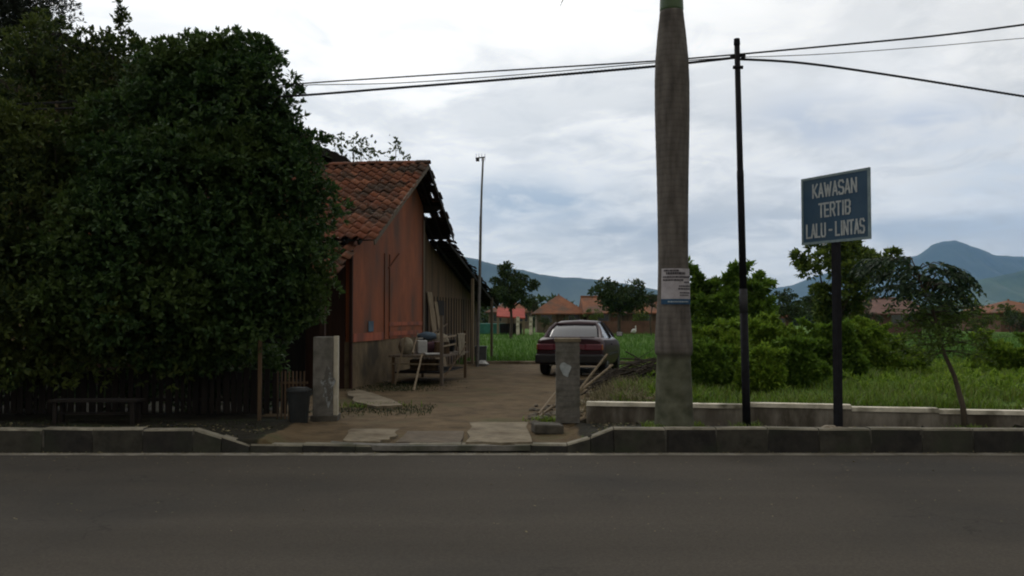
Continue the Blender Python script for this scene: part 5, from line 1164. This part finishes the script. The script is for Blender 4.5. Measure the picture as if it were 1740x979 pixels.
# verge weeds
n = 9000; x = np.concatenate([r.uniform(1.0,12,n//2), r.uniform(-13,-2.9,n//2)]); y = r.uniform(10.07,12.2,n)
k = ((x > 0) & (y < wall_y(x)-.02)) | (x < 0); k &= (n2d(x,y,2.3) > -.15); x, y = x[k], y[k]
blades('weeds', x, y, gh(x,y), r.uniform(.02,.07,len(x)), .005, .8, M['grassV'], 'short dark weeds on the verge behind the kerb', 'weeds', 62)
# yard edges: tufts at the house foot, dry stalks by the rubble
x1_ = r.normal(-2.35,.45,2600); y1_ = r.uniform(16.8,19.4,2600); k = x1_ > -3.1+(y1_-17.5)*.156
x2_ = r.uniform(-3.0,-1.2,1500); y2_ = r.normal(13.4,.35,1500)
x = np.concatenate([x1_[k],x2_]); y = np.concatenate([y1_[k],y2_])
blades('weeds', x, y, gh(x,y), r.uniform(.02,.08,len(x)), .006, .8, M['grassV'], 'short weeds at the foot of the gable wall', 'weeds', 63)
n = 3500; y = r.uniform(11.8,19,n); x = .95+.14*(y-11.6)+r.normal(.45,.28,n)
blades('dry_grass', x, y, gh(x,y), r.uniform(.08,.28,n), .007, .9, M['grassDry'], 'dry straw coloured stalks along the yard edge', 'grass', 64)
x = np.concatenate([r.normal(at(925,0,11.9)[0],.10,260), r.normal(at(612,0,13)[0],.3,500)]); y = np.concatenate([r.normal(12.0,.12,260), r.normal(14.0,.15,500)])
blades('weeds', x, y, gh(x,y), r.uniform(.04,.12,len(x)), .007, .8, M['grassN'], 'green weeds beside the brick gate pillar and step', 'weeds', 65)
n = 2600; x = r.uniform(-9,9,n); y = np.where(r.random(n)<.65, 9.86-np.abs(r.normal(0,.07,n)), 9.7-r.random(n)**2*3.5); Vg, Fg = [], []
P = np.stack([x,y,np.full(n,.008)],1); D = unit(r.normal(size=(n,3))*np.array([1,1,.15])); V, Fc = leaf_geo(P, D, r.uniform(.008,.035,n), r.uniform(.006,.016,n), .1, r, nrm=np.array([[0,0,1.]]))
tag(np_mesh('litter', V, Fc, M['grassDry']), 'dry leaf litter and grit lying along the gutter', 'litter', kind='stuff')
n = 1500; x = r.uniform(-9,9,n); y = r.uniform(10.08,11.3,n); k = (x<-2.9)|(x>.9); x,y = x[k],y[k]; P = np.stack([x,y,gh(x,y)+.012],1)
V, Fc = leaf_geo(P, unit(r.normal(size=P.shape)*np.array([1,1,.2])), r.uniform(.03,.08,len(x)), .03, .2, r, nrm=np.array([[0,0,1.]])); tag(np_mesh('litter', V, Fc, M['grassDry']), 'fallen brown leaves on the verge soil', 'litter', kind='stuff')
a = r.uniform(0,6.28,900); q = r.uniform(.23,.38,900); x = PX+np.cos(a)*q; y = PY+np.sin(a)*q
x = np.concatenate([x, r.normal(A_U[0],.09,200), r.normal(b0.x,.12,250), r.uniform(1.0,9,500)]); y = np.concatenate([y, r.normal(A_U[1],.07,200), r.normal(b0.y,.1,250), r.normal(10.08,.02,500)])
blades('weeds', x, y, gh(x,y), r.uniform(.03,.13,len(x)), .006, .8, M['grassN'], 'weeds tufting round the palm, pole and sapling feet', 'weeds', 67)
# rice field
n = 60000; u = r.random(n); y = 27.7 + 50*u**1.6; x = r.uniform(-.12,.75,n)*y
row = np.round(y/.28)*.28; y = np.where(y<48, row+r.normal(0,.04,n), y); x = x
k = (y > 27.6); x, y = x[k], y[k]
blades('rice_plants', x, y, gh(x,y), r.uniform(.18,.34,len(x))*(1+.25*n2d(x,y,.25)), .010+0, .5, M['rice'], 'bright green rice growing in the field behind the yard', 'rice field', 66)

# ------------------------------------------------------------------ camera and render settings
cd = bpy.data.cameras.new('camera'); cd.sensor_width = 36; cd.lens = 36*F/W0; cd.clip_start = .1; cd.clip_end = 20000
co = bpy.data.objects.new('camera', cd); COL.objects.link(co); co.location = (0,0,CAMZ); co.rotation_euler = (math.pi/2+PITCH,0,0); scene.camera = co
vs = scene.view_settings; vs.view_transform = 'Standard'; vs.look = 'None'; vs.exposure = 0; vs.gamma = 1
cy = scene.cycles; cy.max_bounces = 6; cy.diffuse_bounces = 3; cy.glossy_bounces = 2; cy.transmission_bounces = 2; cy.volume_bounces = 1; cy.transparent_max_bounces = 4
cy.use_denoising = True; cy.filter_width = 2.0; cy.volume_step_rate = 1
